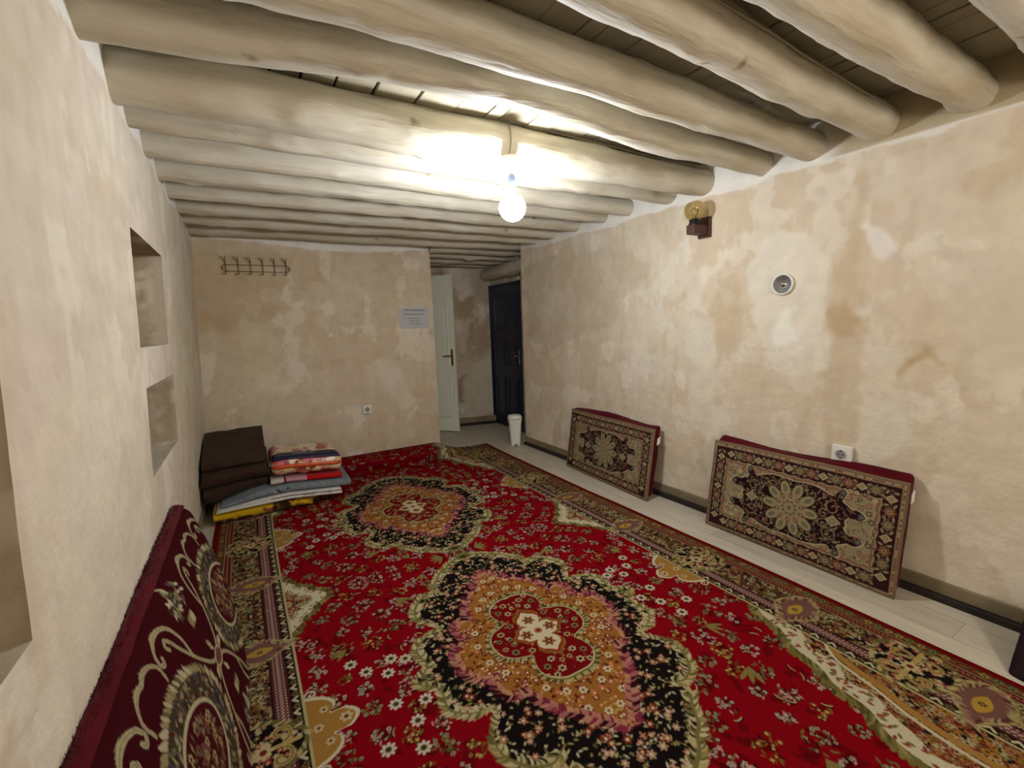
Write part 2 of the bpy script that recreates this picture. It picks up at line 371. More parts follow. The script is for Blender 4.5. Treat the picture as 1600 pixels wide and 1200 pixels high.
# --- floor
bm = bmesh.new(); box(bm, (-.8, -1.3, -.08), (3.6, 6.6, 0)); fl = bm_obj('floor', bm, FLOOR); tag(fl, 'pale greige laminate floor', None, kind='structure')

# --- ceiling boards: run along the room above the logs, narrow dark gaps between
bm = bmesh.new(); x = -.6
while x < 3.55:
    wd = random.choice([.09, .1, .12, .14, .17, .2]); g = random.choice([.003, .004, .006, .012])
    y = -1.3
    while y < 6.5:
        ln = random.uniform(1.6, 2.8); dz = random.uniform(-.006, .006)
        box(bm, (x, y, ZC-.02+dz), (x+wd-g, min(y+ln, 6.6), ZC+dz), bevel=.0015, seg=1); y += ln+.004
    x += wd
box(bm, (-.8, -1.3, ZC+.02), (3.6, 6.6, ZC+.1))
ce = bm_obj('ceiling', bm, PLANK); ce.data.materials.append(PLANKDARK); tag(ce, 'grey brown board ceiling above the logs', None, kind='structure')
for p in ce.data.polygons:
    if p.center.z > ZC+.015: p.material_index = 1

# ================================================================== LOG BEAMS
def log_mesh(name, cx, cyz, rad, seed, nseg=110, nring=28, knots=11, axis='x'):
    """cx: positions along the log; cyz: centre (a, z) per position; rad: radius per position"""
    t = np.array(cx); n = len(t); th = np.linspace(0, 2*np.pi, nring, endpoint=False)
    T, TH = np.meshgrid(t, th, indexing='ij')
    R = np.array(rad)[:, None]*np.ones_like(TH)
    ct, st = np.cos(TH), np.sin(TH)
    R = R*(1+.15*(fbm(T*1.6+seed*3, ct*.9+st*.4+5, seed, 3)-.5)*2+.07*(fbm(T*6, ct*1.6+2, seed+4, 3)-.5)*2)
    g = np.random.default_rng(seed)
    for _ in range(knots):
        kt = g.uniform(t[0], t[-1]); ka = g.uniform(np.pi*.9, np.pi*2.1); s = g.uniform(.02, .05)
        da = np.abs((TH-ka+np.pi) % (2*np.pi)-np.pi)*R; d2 = ((T-kt)/(s*1.5))**2+(da/s)**2
        R = R+g.uniform(.006, .02)*np.exp(-d2)*(1-.9*np.exp(-d2*6))
    a = np.array(cyz)[:, 0][:, None]+R*ct; z = np.array(cyz)[:, 1][:, None]+R*st
    P = np.stack([T, a, z], -1) if axis == 'x' else np.stack([a, T, z], -1)
    V = P.reshape(-1, 3); F = []
    i, k = np.meshgrid(np.arange(n-1), np.arange(nring), indexing='ij'); k2 = (k+1) % nring
    F = np.stack([i*nring+k, i*nring+k2, (i+1)*nring+k2, (i+1)*nring+k], -1).reshape(-1, 4)
    c0 = len(V); V = np.concatenate([V, [P[0].mean(0)], [P[-1].mean(0)]])
    kk = np.arange(nring); k2 = (kk+1) % nring
    capA = np.stack([np.full(nring, c0), k2, kk, kk], -1); base = (n-1)*nring
    me = mesh_from(name, V, F)
    return me
def center_from_edge(ye, R, zb=2.4):
    z0 = zb+R; th = math.atan2(.9, ye); return ((z0-1.5)*math.cos(th)-R)/math.sin(th), z0
# lower-edge positions along x  [(x, y at z 2.4)], radii (left, middle, right)
BE = [
 ([(-.45, .60), (1.9, .546), (3.15, .535)], (.10, .10, .09), 'whitewashed log beam in the upper right corner, nearest to the viewer'),
 ([(-.45, .87), (1.34, .854), (3.15, .86)], (.095, .096, .082), 'whitewashed log beam second from the viewer, with a stain row near the top right'),
 ([(-.45, 1.02), (.83, 1.119), (3.15, 1.20)], (.093, .095, .083), 'whitewashed log beam third from the viewer, with a cable along its upper edge'),
 ([(-.45, 1.50), (.08, 1.511), (1.5, 1.50), (3.15, 1.515)], (.095, .09, .078), 'whitewashed log beam fourth from the viewer, two beams in front of the bulb'),
 ([(-.45, 1.95), (.14, 1.841), (.44, 1.757), (1.05, 1.721), (1.9, 1.819), (3.15, 1.80)], (.092, .088, .076), 'crooked knotty whitewashed log beam just in front of the bulb'),
 ([(-.45, 2.33), (.01, 2.29), (.68, 2.346), (2.4, 2.303), (3.15, 2.22)], (.095, .122, .09), 'thick whitewashed log beam that carries the pendant bulb'),
 ([(-.45, 2.60), (1.3, 2.62), (3.15, 2.53)], (.085, .09, .068), 'whitewashed log beam, first one behind the pendant bulb'),
 ([(-.45, 2.97), (1.2, 3.02), (3.15, 2.96)], (.10, .09, .07), 'whitewashed log beam, second one behind the pendant bulb'),
 ([(-.45, 3.34), (1.2, 3.34), (3.15, 3.26)], (.08, .075, .065), 'whitewashed log beam, third one behind the pendant bulb'),
 ([(-.45, 3.77), (1.2, 3.72), (3.15, 3.66)], (.085, .085, .07), 'whitewashed log beam, fourth one behind the pendant bulb'),
 ([(-.45, 4.18), (1.2, 4.10), (3.15, 4.03)], (.08, .08, .07), 'whitewashed log beam, fifth one behind the pendant bulb'),
 ([(-.45, 4.56), (1.2, 4.48), (3.15, 4.37)], (.075, .08, .07), 'whitewashed log beam, second one before the far wall'),
 ([(-.45, 4.98), (1.2, 4.92), (3.15, 4.78)], (.08, .08, .07), 'whitewashed log beam closest to the far wall above the coat rack'),
]
LOGS = []
for bi, (pe, rr, lab) in enumerate(BE):
    xs = np.linspace(-.43, 3.10, 120)
    ye = np.interp(xs, [p[0] for p in pe], [p[1] for p in pe])
    ker = np.hanning(17); ker /= ker.sum(); ye = np.convolve(np.pad(ye, 8, mode='edge'), ker, 'valid')
    ye = ye+(fbm(xs*1.4, xs*0+bi, bi+70, 3)-.5)*.035
    R = np.interp(xs, [-.43, 1.3, 3.1], rr)
    cz = [center_from_edge(a, b) for a, b in zip(ye, R)]
    cz = [(c[0], min(c[1], ZC-.025-b*1.02)) if bi not in (5,) else (c[0], c[1]-.02) for c, b in zip(cz, R)]
    LOGS.append((xs, cz, R)); o = link('ceiling_beam', log_mesh('ceiling_beam', xs, cz, R, 100+bi), LOG); tag(o, lab, 'beam', 'log beams across the room ceiling')
for k, (y, lab) in enumerate([(-.85, None), (-.45, None), (-.05, None), (.22, None)]):
    xs = np.linspace(-.43, 3.10, 40); o = link('ceiling_beam', log_mesh('ceiling_beam', xs, [(y, 2.5)]*40, [.09]*40, 140+k), LOG)
    tag(o, 'whitewashed log beam overhead behind the viewer, outside the photo', 'beam', 'log beams behind the viewer')
for k, (y, zb, r, lab) in enumerate([(5.17, 2.385, .075, 'whitewashed log beam over the passage, first past the wall corner'),
                              (5.46, 2.365, .07, 'whitewashed log beam over the passage, second past the wall corner'),
                              (5.74, 2.35, .065, 'wavy whitewashed log beam over the passage, third past the wall corner'),
                              (5.98, 2.345, .06, 'whitewashed log beam over the passage nearest its end wall')]):
    xs = np.linspace(1.955, 3.40, 60); yy = y+(fbm(xs*2.5, xs*0, 80+k, 3)-.5)*.09
    o = link('passage_beam', log_mesh('passage_beam', xs, [(a, zb+r) for a in yy], [r]*60, 150+k, knots=3), LOG); tag(o, lab, 'beam', 'log beams over the passage')
ys = np.linspace(4.60, 6.05, 50)
o = link('bearing_log', log_mesh('bearing_log', ys, [(3.075+.075*(a-4.6)/1.45, 2.245) for a in ys], [.092]*50, 171, axis='y'), LOG)
tag(o, 'thick grey log lying lengthwise above the dark blue door', 'beam')

# ================================================================== SKIRTING
def skirting(name, pts, h, t, m, z0=0, lab=None):
    bm = bmesh.new(); n = len(pts); rows = []
    for i, (x, y) in enumerate(pts):
        a = Vector(pts[max(i-1, 0)]); b = Vector(pts[min(i+1, n-1)]); d = (b-a).normalized(); nn = Vector((-d.y, d.x))
        q = Vector((x, y))+nn*t
        rows.append([bm.verts.new((x, y, z0)), bm.verts.new((q.x, q.y, z0)), bm.verts.new((q.x, q.y, z0+h-.004)), bm.verts.new((q.x-nn.x*.004, q.y-nn.y*.004, z0+h)), bm.verts.new((x, y, z0+h))])
    for i in range(n-1):
        for k in range(5): bm.faces.new((rows[i][k], rows[i][(k+1) % 5], rows[i+1][(k+1) % 5], rows[i+1][k]))
    bm.faces.new(rows[0][::-1]); bm.faces.new(rows[-1]); bmesh.ops.recalc_face_normals(bm, faces=bm.faces)
    o = bm_obj(name, bm, m); o['kind'] = 'structure'
    if lab: o['label'] = lab
    return o
rp = [(3.015-.0165*y, y) for y in np.linspace(-1.2, 4.69, 30)]
skirting('baseboard_right', rp, .10, .022, TILE, lab='brown grey skirting of the right wall')
rp2 = [(2.993-.0165*y, y) for y in np.linspace(-1.2, 4.69, 30)]
skirting('trim_4', rp2, .035, .03, DARKGAP, lab='dark strip at the foot of the right skirting')
lp = [(-.455, y) for y in np.linspace(5.2, -1.2, 20)]
skirting('baseboard_left', lp, .09, .02, TILE, lab='grey skirting of the left wall')
skirting('baseboard_hall', [(3.24, 6.055), (1.94, 6.39)], .12, .02, TILE, lab='brown skirting of the passage end wall')
skirting('trim_5', [(3.235, 6.035), (1.94, 6.365)], .04, .015, DARKGAP, lab='dark strip below the passage skirting')
skirting('baseboard_back', [(1.96, 5.205), (-.45, 5.205)], .04, .012, TILE, lab='low skirting of the far wall')

# ================================================================== PAINTER
class Paint:
    def __init__(s, x0, x1, y0, y1, step, base):
        s.xs = np.arange(x0, x1+step/2, step); s.ys = np.arange(y0, y1+step/2, step); s.step = step
        s.c = np.ones((len(s.ys), len(s.xs), 3))*srgb(base); s.clip = None
    def win(s, x0, x1, y0, y1):
        i0, i1 = np.searchsorted(s.xs, [x0-s.step, x1+s.step]); j0, j1 = np.searchsorted(s.ys, [y0-s.step, y1+s.step])
        if i1 <= i0 or j1 <= j0: return None
        X, Y = np.meshgrid(s.xs[i0:i1], s.ys[j0:j1]); return (slice(j0, j1), slice(i0, i1)), X, Y
    def put(s, sl, m, colr, k=1.0):
        if m.dtype == bool: m = m.astype(float)
        m = m*k
        if s.clip is not None: m = m*s.clip[sl]
        m = m[..., None]; s.c[sl] = s.c[sl]*(1-m)+srgb(colr)*m
    def poly(s, pts, colr, k=1.0):
        p = np.array(pts); w_ = s.win(p[:, 0].min(), p[:, 0].max(), p[:, 1].min(), p[:, 1].max())
        if w_ is None: return
        s.put(w_[0], poly_mask(w_[1], w_[2], pts), colr, k)
    def mask(s, pts):
        X, Y = np.meshgrid(s.xs, s.ys); return poly_mask(X, Y, pts).astype(float)
    def ell(s, cx, cy, a, b, colr, rot=0, k=1.0):
        r = max(a, b); w_ = s.win(cx-r, cx+r, cy-r, cy+r)
        if w_ is None: return
        sl, X, Y = w_; c, n = math.cos(rot), math.sin(rot); U = (X-cx)*c+(Y-cy)*n; W = -(X-cx)*n+(Y-cy)*c
        s.put(sl, np.clip((1-np.sqrt((U/a)**2+(W/b)**2))*min(a, b)/s.step+.5, 0, 1), colr, k)
    def flower(s, cx, cy, R, n, colr, ccol, depth=.45, rot=0, k=1.0, cr=.36):
        w_ = s.win(cx-R, cx+R, cy-R, cy+R)
        if w_ is None: return
        sl, X, Y = w_; r = np.hypot(X-cx, Y-cy); a = np.arctan2(Y-cy, X-cx)+rot
        e = R*(1-depth+depth*np.abs(np.cos(a*n/2)))
        s.put(sl, np.clip((e-r)/s.step+.5, 0, 1), colr, k); s.put(sl, np.clip((R*cr-r)/s.step+.5, 0, 1), ccol, k)
    def stroke(s, pts, w, colr, k=1.0, taper=False):
        for i in range(len(pts)-1):
            (x1, y1), (x2, y2) = pts[i], pts[i+1]; ww = w
            if taper: ww = w*(.35+.65*math.sin(math.pi*(i+.5)/(len(pts)-1)))
            q = s.win(min(x1, x2)-ww, max(x1, x2)+ww, min(y1, y2)-ww, max(y1, y2)+ww)
            if q is None: continue
            sl, X, Y = q; dx, dy = x2-x1, y2-y1; L2 = dx*dx+dy*dy+1e-12
            t = np.clip(((X-x1)*dx+(Y-y1)*dy)/L2, 0, 1); d = np.hypot(X-x1-t*dx, Y-y1-t*dy)
            s.put(sl, np.clip((ww/2-d)/s.step+.5, 0, 1), colr, k)
    def leaves(s, pts, size, cols, every=None, out=1, ang=.7, closed=False, prob=1):
        """small pointed leaves along a line"""
        every = every or size*.8; acc = 0
        P_ = list(pts)+([pts[0]] if closed else [])
        for i in range(len(P_)-1):
            (x1, y1), (x2, y2) = P_[i], P_[i+1]; L_ = math.hypot(x2-x1, y2-y1)
            if L_ == 0: continue
            t = acc
            while t < L_:
                x = x1+(x2-x1)*t/L_; y = y1+(y2-y1)*t/L_; a = math.atan2(y2-y1, x2-x1)
                if random.random() < prob:
                    aa = a+out*ang+random.uniform(-.25, .25)
                    s.ell(x+math.cos(aa)*size*.5, y+math.sin(aa)*size*.5, size*.62, size*.24, random.choice(cols), aa)
                t += every
            acc = t-L_
def smooth_poly(pts, n=6, closed=True):
    out = []; P_ = [np.array(p, float) for p in pts]; m = len(P_)
    rngi = range(m) if closed else range(m-1)
    for i in rngi:
        g = (lambda k: P_[k % m]) if closed else (lambda k: P_[min(max(k, 0), m-1)])
        p0, p1, p2, p3 = g(i-1), g(i), g(i+1), g(i+2)
        for t in np.linspace(0, 1, n, endpoint=False):
            out.append(tuple(.5*((2*p1)+(-p0+p2)*t+(2*p0-5*p1+4*p2-p3)*t*t+(-p0+3*p1-3*p2+p3)*t**3)))
    if not closed: out.append(tuple(P_[-1]))
    return out
def spiral(cx, cy, r, a0, turns, n=18, shrink=.15):
    return [(cx+r*(1-(1-shrink)*t)*math.cos(a0+turns*2*math.pi*t), cy+r*(1-(1-shrink)*t)*math.sin(a0+turns*2*math.pi*t)) for t in np.linspace(0, 1, n)]

# ================================================================== THE BIG RUG (quarter tile, mirrored twice like the weave)
RED, CREAM, BLK, GOLD, OLIVE, MAR, PINK, BRN, ORG = (154, 6, 24), (226, 212, 168), (34, 24, 22), (188, 146, 76), (132, 122, 66), (96, 16, 26), (186, 110, 112), (120, 56, 34), (196, 120, 60)
HW, HL, ST = 1.425, 2.62, .0035
T = Paint(0, HW, 0, HL, ST, RED)
random.seed(3)
MY = .93                       # medallion centre, measured from the middle of the rug
Q = [(0, .895), (.05, .865), (.12, .83), (.16, .79), (.21, .76), (.26, .69), (.30, .65), (.285, .60), (.265, .56), (.33, .59), (.39, .575), (.43, .54), (.47, .47), (.465, .40), (.43, .36), (.40, .31), (.395, .265), (.46, .265), (.52, .235), (.555, .19), (.55, .13), (.545, .08), (.575, .04), (.615, 0)]
def full(q): return q+[(x, -y) for x, y in q[-2::-1]]+[(-x, -y) for x, y in q[1:]]+[(-x, y) for x, y in q[-2:0:-1]]
def at(pts, cx=0, cy=MY): return [(x+cx, y+cy) for x, y in pts]
# field sprays
def spray(cx, cy, R, kind):
    pal = [[(232, 222, 196), (224, 170, 160), (70, 20, 30)], [(206, 160, 80), (150, 100, 40), (226, 200, 140)], [(200, 190, 150), (120, 120, 70), (90, 20, 30)]][kind]
    for _ in range(3): T.ell(cx+random.uniform(-R, R)*.6, cy+random.uniform(-R, R)*.6, R*.5, R*.28, (84, 6, 16), random.uniform(0, 3), .55)
    n = int(R*R*6500)+8
    for _ in range(n):
        a = random.uniform(0, 6.28); r = R*math.sqrt(random.random()); x = cx+r*math.cos(a); y = cy+r*math.sin(a)
        q = random.random()
        if q < .42: T.flower(x, y, .0105, 5, (60, 10, 18), (60, 10, 18), .4); T.flower(x, y, random.uniform(.006, .0105), random.choice([4, 5, 6]), pal[0], pal[2], .55, random.uniform(0, 3))
        elif q < .75: T.ell(x, y, random.uniform(.006, .011), .0038, pal[1], random.uniform(0, 3))
        else: T.ell(x, y, .012, .004, random.choice([OLIVE, (96, 90, 48), (60, 12, 20)]), random.uniform(0, 3))
for _ in range(240):
    x, y = random.uniform(0, 1.02), random.uniform(0, 2.3)
    T.ell(x, y, random.uniform(.015, .04), random.uniform(.01, .02), (92, 6, 16), random.uniform(0, 3), .6)
pts_done = []
for _ in range(1500):
    x, y = random.uniform(.0, 1.03), random.uniform(0.0, 2.6)
    if all(math.hypot(x-a, y-b) > .10 for a, b in pts_done):
        pts_done.append((x, y)); spray(x, y, random.uniform(.03, .06), random.choice([0, 0, 0, 2, 2, 1]))
for (x, y, s, a) in [(.12, 0, .08, .5), (.5, .28, .09, 2), (.7, 1.35, .08, 1), (.62, 1.62, .09, 2.4), (.3, .12, .07, 1.2), (.83, .55, .07, .4), (.45, 2.0, .08, 1.9)]:
    for d in (-.5, 0, .5): T.ell(x+math.cos(a+d)*s*.5, y+math.sin(a+d)*s*.5, s*.5, s*.11, (150, 138, 76), a+d)
for _ in range(60):
    x, y, a = random.uniform(.05, 1.0), random.uniform(0, 2.5), random.uniform(0, 6)
    T.stroke([(x+.028*math.cos(a+t_*.9), y+.028*math.sin(a+t_*.9)) for t_ in (0, .5, 1, 1.5)], .007, random.choice([(214, 190, 130), (190, 170, 110)]), taper=True)
    T.stroke([(x+.034*math.cos(a+t_*.9), y+.034*math.sin(a+t_*.9)) for t_ in (0, .5, 1, 1.5)], .007, (40, 12, 16), taper=True)
# daisies by the side cartouches
for (x, y) in [(.78, .74), (.70, .80), (.665, .72), (.61, .755), (.55, .79), (.61, 1.02), (.67, 1.10), (.69, 1.22), (.72, .98), (.80, 1.16), (.83, .66)]:
    T.flower(x, y, .030, 8, (236, 226, 200), (120, 104, 60), .4, .3, cr=.42); T.flower(x, y, .008, 5, (60, 50, 40), (60, 50, 40))
# medallion
def medallion(cx, cy):
    O = at(full(Q), cx, cy); Os = smooth_poly(O, 3)
    T.leaves(Os, .030, [CREAM, (206, 190, 132), (170, 158, 96), (120, 110, 60)], every=.0085, out=1, ang=.75)
    T.poly(Os, (140, 128, 76)); 
    def sc(P_, k, dx=0): return [(cx+(x-cx)*k, cy+(y-cy)*k) for x, y in P_]
    I = sc(Os, .975); T.poly(sc(Os, .955), (28, 22, 22)); T.leaves(I, .034, [CREAM, (214, 200, 146), (130, 122, 70), (28, 22, 22)], every=.010, out=1, ang=-.7); T.poly(sc(Os, .93), (28, 22, 22)); T.clip = T.mask(sc(Os, .955))
    for _ in range(7600):
        x, y = cx+random.uniform(-.62, .62), cy+random.uniform(-.93, .93); q = random.random()
        if q < .34: T.ell(x, y, random.uniform(.006, .012), .0042, random.choice([(214, 196, 140), (172, 160, 96), (228, 216, 180), (120, 118, 70)]), random.uniform(0, 3))
        elif q < .5: T.ell(x, y, .009, .005, random.choice([(28, 22, 22), (22, 24, 34)]), random.uniform(0, 3))
        elif q < .62: T.flower(x, y, random.uniform(.012, .02), 6, random.choice([(196, 132, 96), (206, 160, 130), (150, 60, 40)]), (236, 220, 180), .5, random.uniform(0, 3))
    T.clip = None
    G = [(0, .625), (.06, .56), (.12, .49), (.17, .44), (.21, .37), (.24, .30), (.25, .24), (.285, .27), (.33, .24), (.33, .17), (.31, .13), (.36, .13), (.405, .08), (.42, 0)]
    Gf = smooth_poly(at(full(G), cx, cy), 3)
    T.leaves(Gf, .038, [(190, 112, 112), (150, 56, 76), (208, 150, 124), (60, 20, 30)], every=.010, out=1, ang=.9)
    T.leaves(Gf, .034, [(206, 132, 122), (140, 50, 70), (214, 160, 110)], every=.012, out=-1, ang=.9); G2 = sc(Gf, .95); T.poly(G2, (178, 118, 52)); T.clip = T.mask(G2)
    for _ in range(3300):
        x, y = cx+random.uniform(-.42, .42), cy+random.uniform(-.62, .62); q = random.random()
        if q < .35: T.ell(x, y, .011, .0052, random.choice([(120, 44, 26), (98, 30, 24), (214, 168, 92)]), random.uniform(0, 3))
        elif q < .55: T.flower(x, y, random.uniform(.012, .019), 5, random.choice([(140, 50, 30), (206, 110, 60), (160, 82, 50)]), (238, 222, 176), .5, random.uniform(0, 3))
    for sx in (-1, 1):
        for sy in (-1, 1):
            for (a, b) in [(.05, .40), (.11, .37), (.17, .31), (.30, .06), (.27, .15), (.09, .48), (.03, .53)]: T.flower(cx+sx*a, cy+sy*b, .019, 6, (238, 224, 184), (150, 90, 50), .35, .4)
    T.clip = None
    Z_ = [(0, .318), (.05, .318), (.10, .298), (.138, .25), (.138, .19), (.118, .14), (.15, .118), (.20, .10), (.235, .06), (.246, 0)]
    Zf = smooth_poly(at(full(Z_), cx, cy), 4)
    T.poly(sc(Zf, 1.07), (132, 118, 60)); T.leaves(sc(Zf, 1.03), .018, [(206, 192, 130), (90, 84, 44)], every=.009, ang=1.2)
    T.poly(Zf, (228, 214, 160)); T.poly(sc(Zf, .975), (132, 16, 22)); T.clip = T.mask(sc(Zf, .965))
    for sx in (-1, 1):
        for sy in (-1, 1):
            for (a, b, r) in [(.05, .26, .02), (.1, .22, .018), (.06, .19, .018), (.17, .07, .02), (.10, .10, .018), (.15, .02, .016), (.2, .03, .015), (.02, .22, .014), (.09, .28, .016)]:
                T.flower(cx+sx*a, cy+sy*b, r, 6, random.choice([(214, 180, 120), (150, 140, 90), (226, 206, 160)]), (60, 30, 26), .4, cr=.45)
    for _ in range(200):
        x, y = cx+random.uniform(-.24, .24), cy+random.uniform(-.32, .32); T.ell(x, y, .008, .0035, random.choice([(214, 150, 110), (168, 60, 30), (222, 200, 150), (110, 90, 50)]), random.uniform(0, 3))
    T.clip = None
    D = [(0, .162), (.022, .138), (.048, .122), (.060, .098), (.052, .070), (.036, .050), (.058, .052), (.080, .046), (.092, .024), (.120, 0)]
    Df = at(full(D), cx, cy); T.poly(sc(Df, 1.22), (150, 108, 46)); T.poly(sc(Df, 1.08), (176, 30, 24)); T.poly(Df, (238, 226, 184))
    for (a, b) in ((0, .09), (0, -.09), (.066, 0), (-.066, 0)):
        T.flower(cx+a, cy+b, .033, 6, (166, 92, 50), (236, 222, 180), .5, .5, cr=.3); T.flower(cx+a, cy+b, .016, 6, (70, 40, 30), (214, 180, 110), .4)
    T.flower(cx, cy, .022, 8, (190, 100, 60), (120, 30, 24), .3)
medallion(0, MY)
# side wedge (middle of the rug) and corner spandrels
XI = HW-.385      # inner edge of the border, 1.04
def cream_shape(pts, inner_k, cx, cy, line=None):
    S = smooth_poly(pts, 4)
    T.leaves(S, .045, [OLIVE, (98, 92, 46), (170, 156, 96)], every=.016, out=-1, ang=1.0); T.leaves(S, .04, [OLIVE, (98, 92, 46), (170, 156, 96)], every=.016, out=1, ang=1.0)
    T.poly(S, (236, 226, 190)); 
    for x, y in S[::3]:
        T.ell(x+(cx-x)*.07, y+(cy-y)*.07, .012, .005, (168, 84, 52), random.uniform(0, 3))
    I = [(cx+(x-cx)*inner_k, cy+(y-cy)*inner_k) for x, y in S]; T.leaves(I, .02, [(236, 226, 190), (150, 140, 80)], every=.014, ang=1); T.poly(I, (34, 28, 24)); T.clip = T.mask(I)
    x0, x1 = min(p[0] for p in I), max(p[0] for p in I); y0, y1 = min(p[1] for p in I), max(p[1] for p in I)
    for _ in range(int((x1-x0)*(y1-y0)*6500)):
        x, y = random.uniform(x0, x1), random.uniform(y0, y1); q = random.random()
        if q < .5: T.ell(x, y, .010, .0045, random.choice([(212, 196, 140), (130, 124, 72), (190, 130, 84)]), random.uniform(0, 3))
        else: T.flower(x, y, random.uniform(.012, .02), 6, random.choice([(200, 140, 90), (214, 196, 150), (160, 70, 50)]), (90, 60, 40), .45, random.uniform(0, 3))
    T.clip = None
cream_shape([(XI+.02, -.275), (1.02, -.255), (.975, -.205), (.965, -.165), (.92, -.13), (.905, -.085), (.865, -.055), (.825, 0), (.865, .055), (.905, .085), (.92, .13), (.965, .165), (.975, .205), (1.02, .255), (XI+.02, .275)], .64, XI+.03, 0)
SP = [(XI+.02, 1.38), (1.0, 1.46), (.97, 1.56), (.90, 1.66), (.87, 1.78), (.82, 1.86), (.80, 1.98), (.73, 2.08), (.71, 2.2), (.74, 2.34), (.72, 2.48), (.73, 2.7), (XI+.02, 2.7)]
SP = smooth_poly(SP[:-1], 5, False)
T.leaves(SP, .05, [OLIVE, (98, 92, 46), (150, 138, 80)], every=.013, out=1, ang=1.0); T.leaves(SP, .045, [OLIVE, (98, 92, 46), (170, 156, 96)], every=.015, out=1, ang=.5)
T.poly(SP+[(XI+.02, 2.7)], (230, 220, 186))
for x, y in SP:
    for _ in range(2): T.ell(x+random.uniform(.01, .075), y+random.uniform(-.02, .03), .013, .006, random.choice([(168, 84, 52), (150, 70, 60), (130, 124, 70)]), random.uniform(0, 3))
SI = [(x+.072+.012*math.sin(y*40), y+.03) for x, y in SP]; SI = [p for p in SI if p[0] < XI+.02]+[(XI+.02, 2.7)]
T.leaves(SI, .026, [(230, 220, 186), (150, 140, 80)], every=.012, out=-1, ang=1); T.poly(SI, (34, 26, 24)); T.clip = T.mask(SI)
for _ in range(2600):
    x, y = random.uniform(.7, 1.06), random.uniform(1.38, 2.6); q = random.random()
    if q < .55: T.ell(x, y, .011, .0045, random.choice([(202, 186, 132), (120, 114, 66), (170, 110, 74), (150, 64, 50)]), random.uniform(0, 3))
    else: T.flower(x, y, random.uniform(.010, .017), 6, random.choice([(190, 130, 84), (204, 186, 140), (150, 64, 46), (190, 140, 60)]), (80, 50, 34), .5, random.uniform(0, 3))
T.clip = None
LNs = smooth_poly([(XI, 1.72), (.97, 1.8), (.93, 1.95), (.88, 2.1), (.86, 2.3), (.88, 2.6)], 5, False); T.stroke(LNs, .014, (230, 220, 186)); T.stroke([(x+.03, y) for x, y in LNs], .03, (188, 140, 68))
# gold side cartouche at the medallion
CA = [(XI+.02, MY-.14), (1.0, MY-.15), (.95, MY-.12), (.935, MY-.08), (.955, MY-.05), (.90, MY-.045), (.865, MY), (.90, MY+.045), (.955, MY+.05), (.935, MY+.08), (.95, MY+.12), (1.0, MY+.15), (XI+.02, MY+.14)]
CA = smooth_poly(CA, 4); T.poly([(1.04+(x-1.04)*1.1, MY+(y-MY)*1.1) for x, y in CA], (236, 224, 190)); T.poly(CA, (188, 140, 68))
for (a, b, r) in [(.9, MY, .026), (.97, MY+.08, .018), (.97, MY-.08, .018), (1.0, MY, .02)]: T.flower(a, b, r, 6, (228, 206, 160), (120, 60, 40), .4); 
for s_ in (-1, 1): T.stroke(spiral(1.005, MY+s_*.185, .026, 0, 1.1*s_), .007, (236, 226, 190))
# ---- borders
def vband(x0, x1, colr):
    i0, i1 = np.searchsorted(T.xs, [x0, x1]); T.c[:, i0:i1] = srgb(colr)
B = HW
vband(B-.395, B-.385, (206, 194, 140)); vband(B-.385, B-.345, (40, 26, 24)); vband(B-.345, B-.285, (120, 62, 64)); vband(B-.285, B-.125, (38, 24, 24))
vband(B-.125, B-.082, (112, 40, 42)); vband(B-.082, B-.034, (84, 74, 44)); vband(B-.034, B+.01, (128, 8, 20))
y = 0
while y < HL:
    T.stroke([(B-.372, y), (B-.356, y+.012), (B-.372, y+.03)], .010, (226, 214, 170)); T.flower(B-.366, y+.052, .015, 5, (130, 110, 70), (70, 40, 30)); y += .072
for x, colr in ((B-.340, (60, 18, 28)), (B-.291, (60, 18, 28)), (B-.127, (206, 180, 120)), (B-.084, (206, 180, 120))): T.stroke([(x, 0), (x, HL)], .004, colr)
y = 0
while y < HL:
    T.ell(B-.315, y, .009, .004, (216, 190, 170), .8); T.ell(B-.332, y+.006, .003, .004, (226, 210, 180)); T.ell(B-.298, y+.006, .003, .004, (226, 210, 180))
    T.ell(B-.104, y, .008, .004, (190, 130, 90), -.8); y += .017
y = 0
while y < HL:
    T.flower(B-.058, y, .016, 5, random.choice([(196, 160, 84), (160, 70, 44), (140, 136, 84)]), (60, 40, 30), .4, random.random()); T.ell(B-.058, y+.02, .01, .005, (190, 90, 50), random.uniform(0, 3)); y += .04
T.clip = np.zeros((len(T.ys), len(T.xs))); i0, i1 = np.searchsorted(T.xs, [B-.28, B-.13]); T.clip[:, i0:i1] = 1
for _ in range(1900):
    x, y = random.uniform(B-.285, B-.125), random.uniform(0, HL); q = random.random()
    if q < .55: T.ell(x, y, .011, .0045, random.choice([(196, 176, 118), (112, 108, 62), (150, 70, 40), (206, 190, 150)]), random.uniform(0, 3))
    else: T.flower(x, y, random.uniform(.011, .018), 6, random.choice([(168, 128, 76), (130, 76, 50), (190, 176, 128), (104, 60, 56), (110, 106, 60)]), (40, 26, 24), .5, random.uniform(0, 3))
T.clip = None
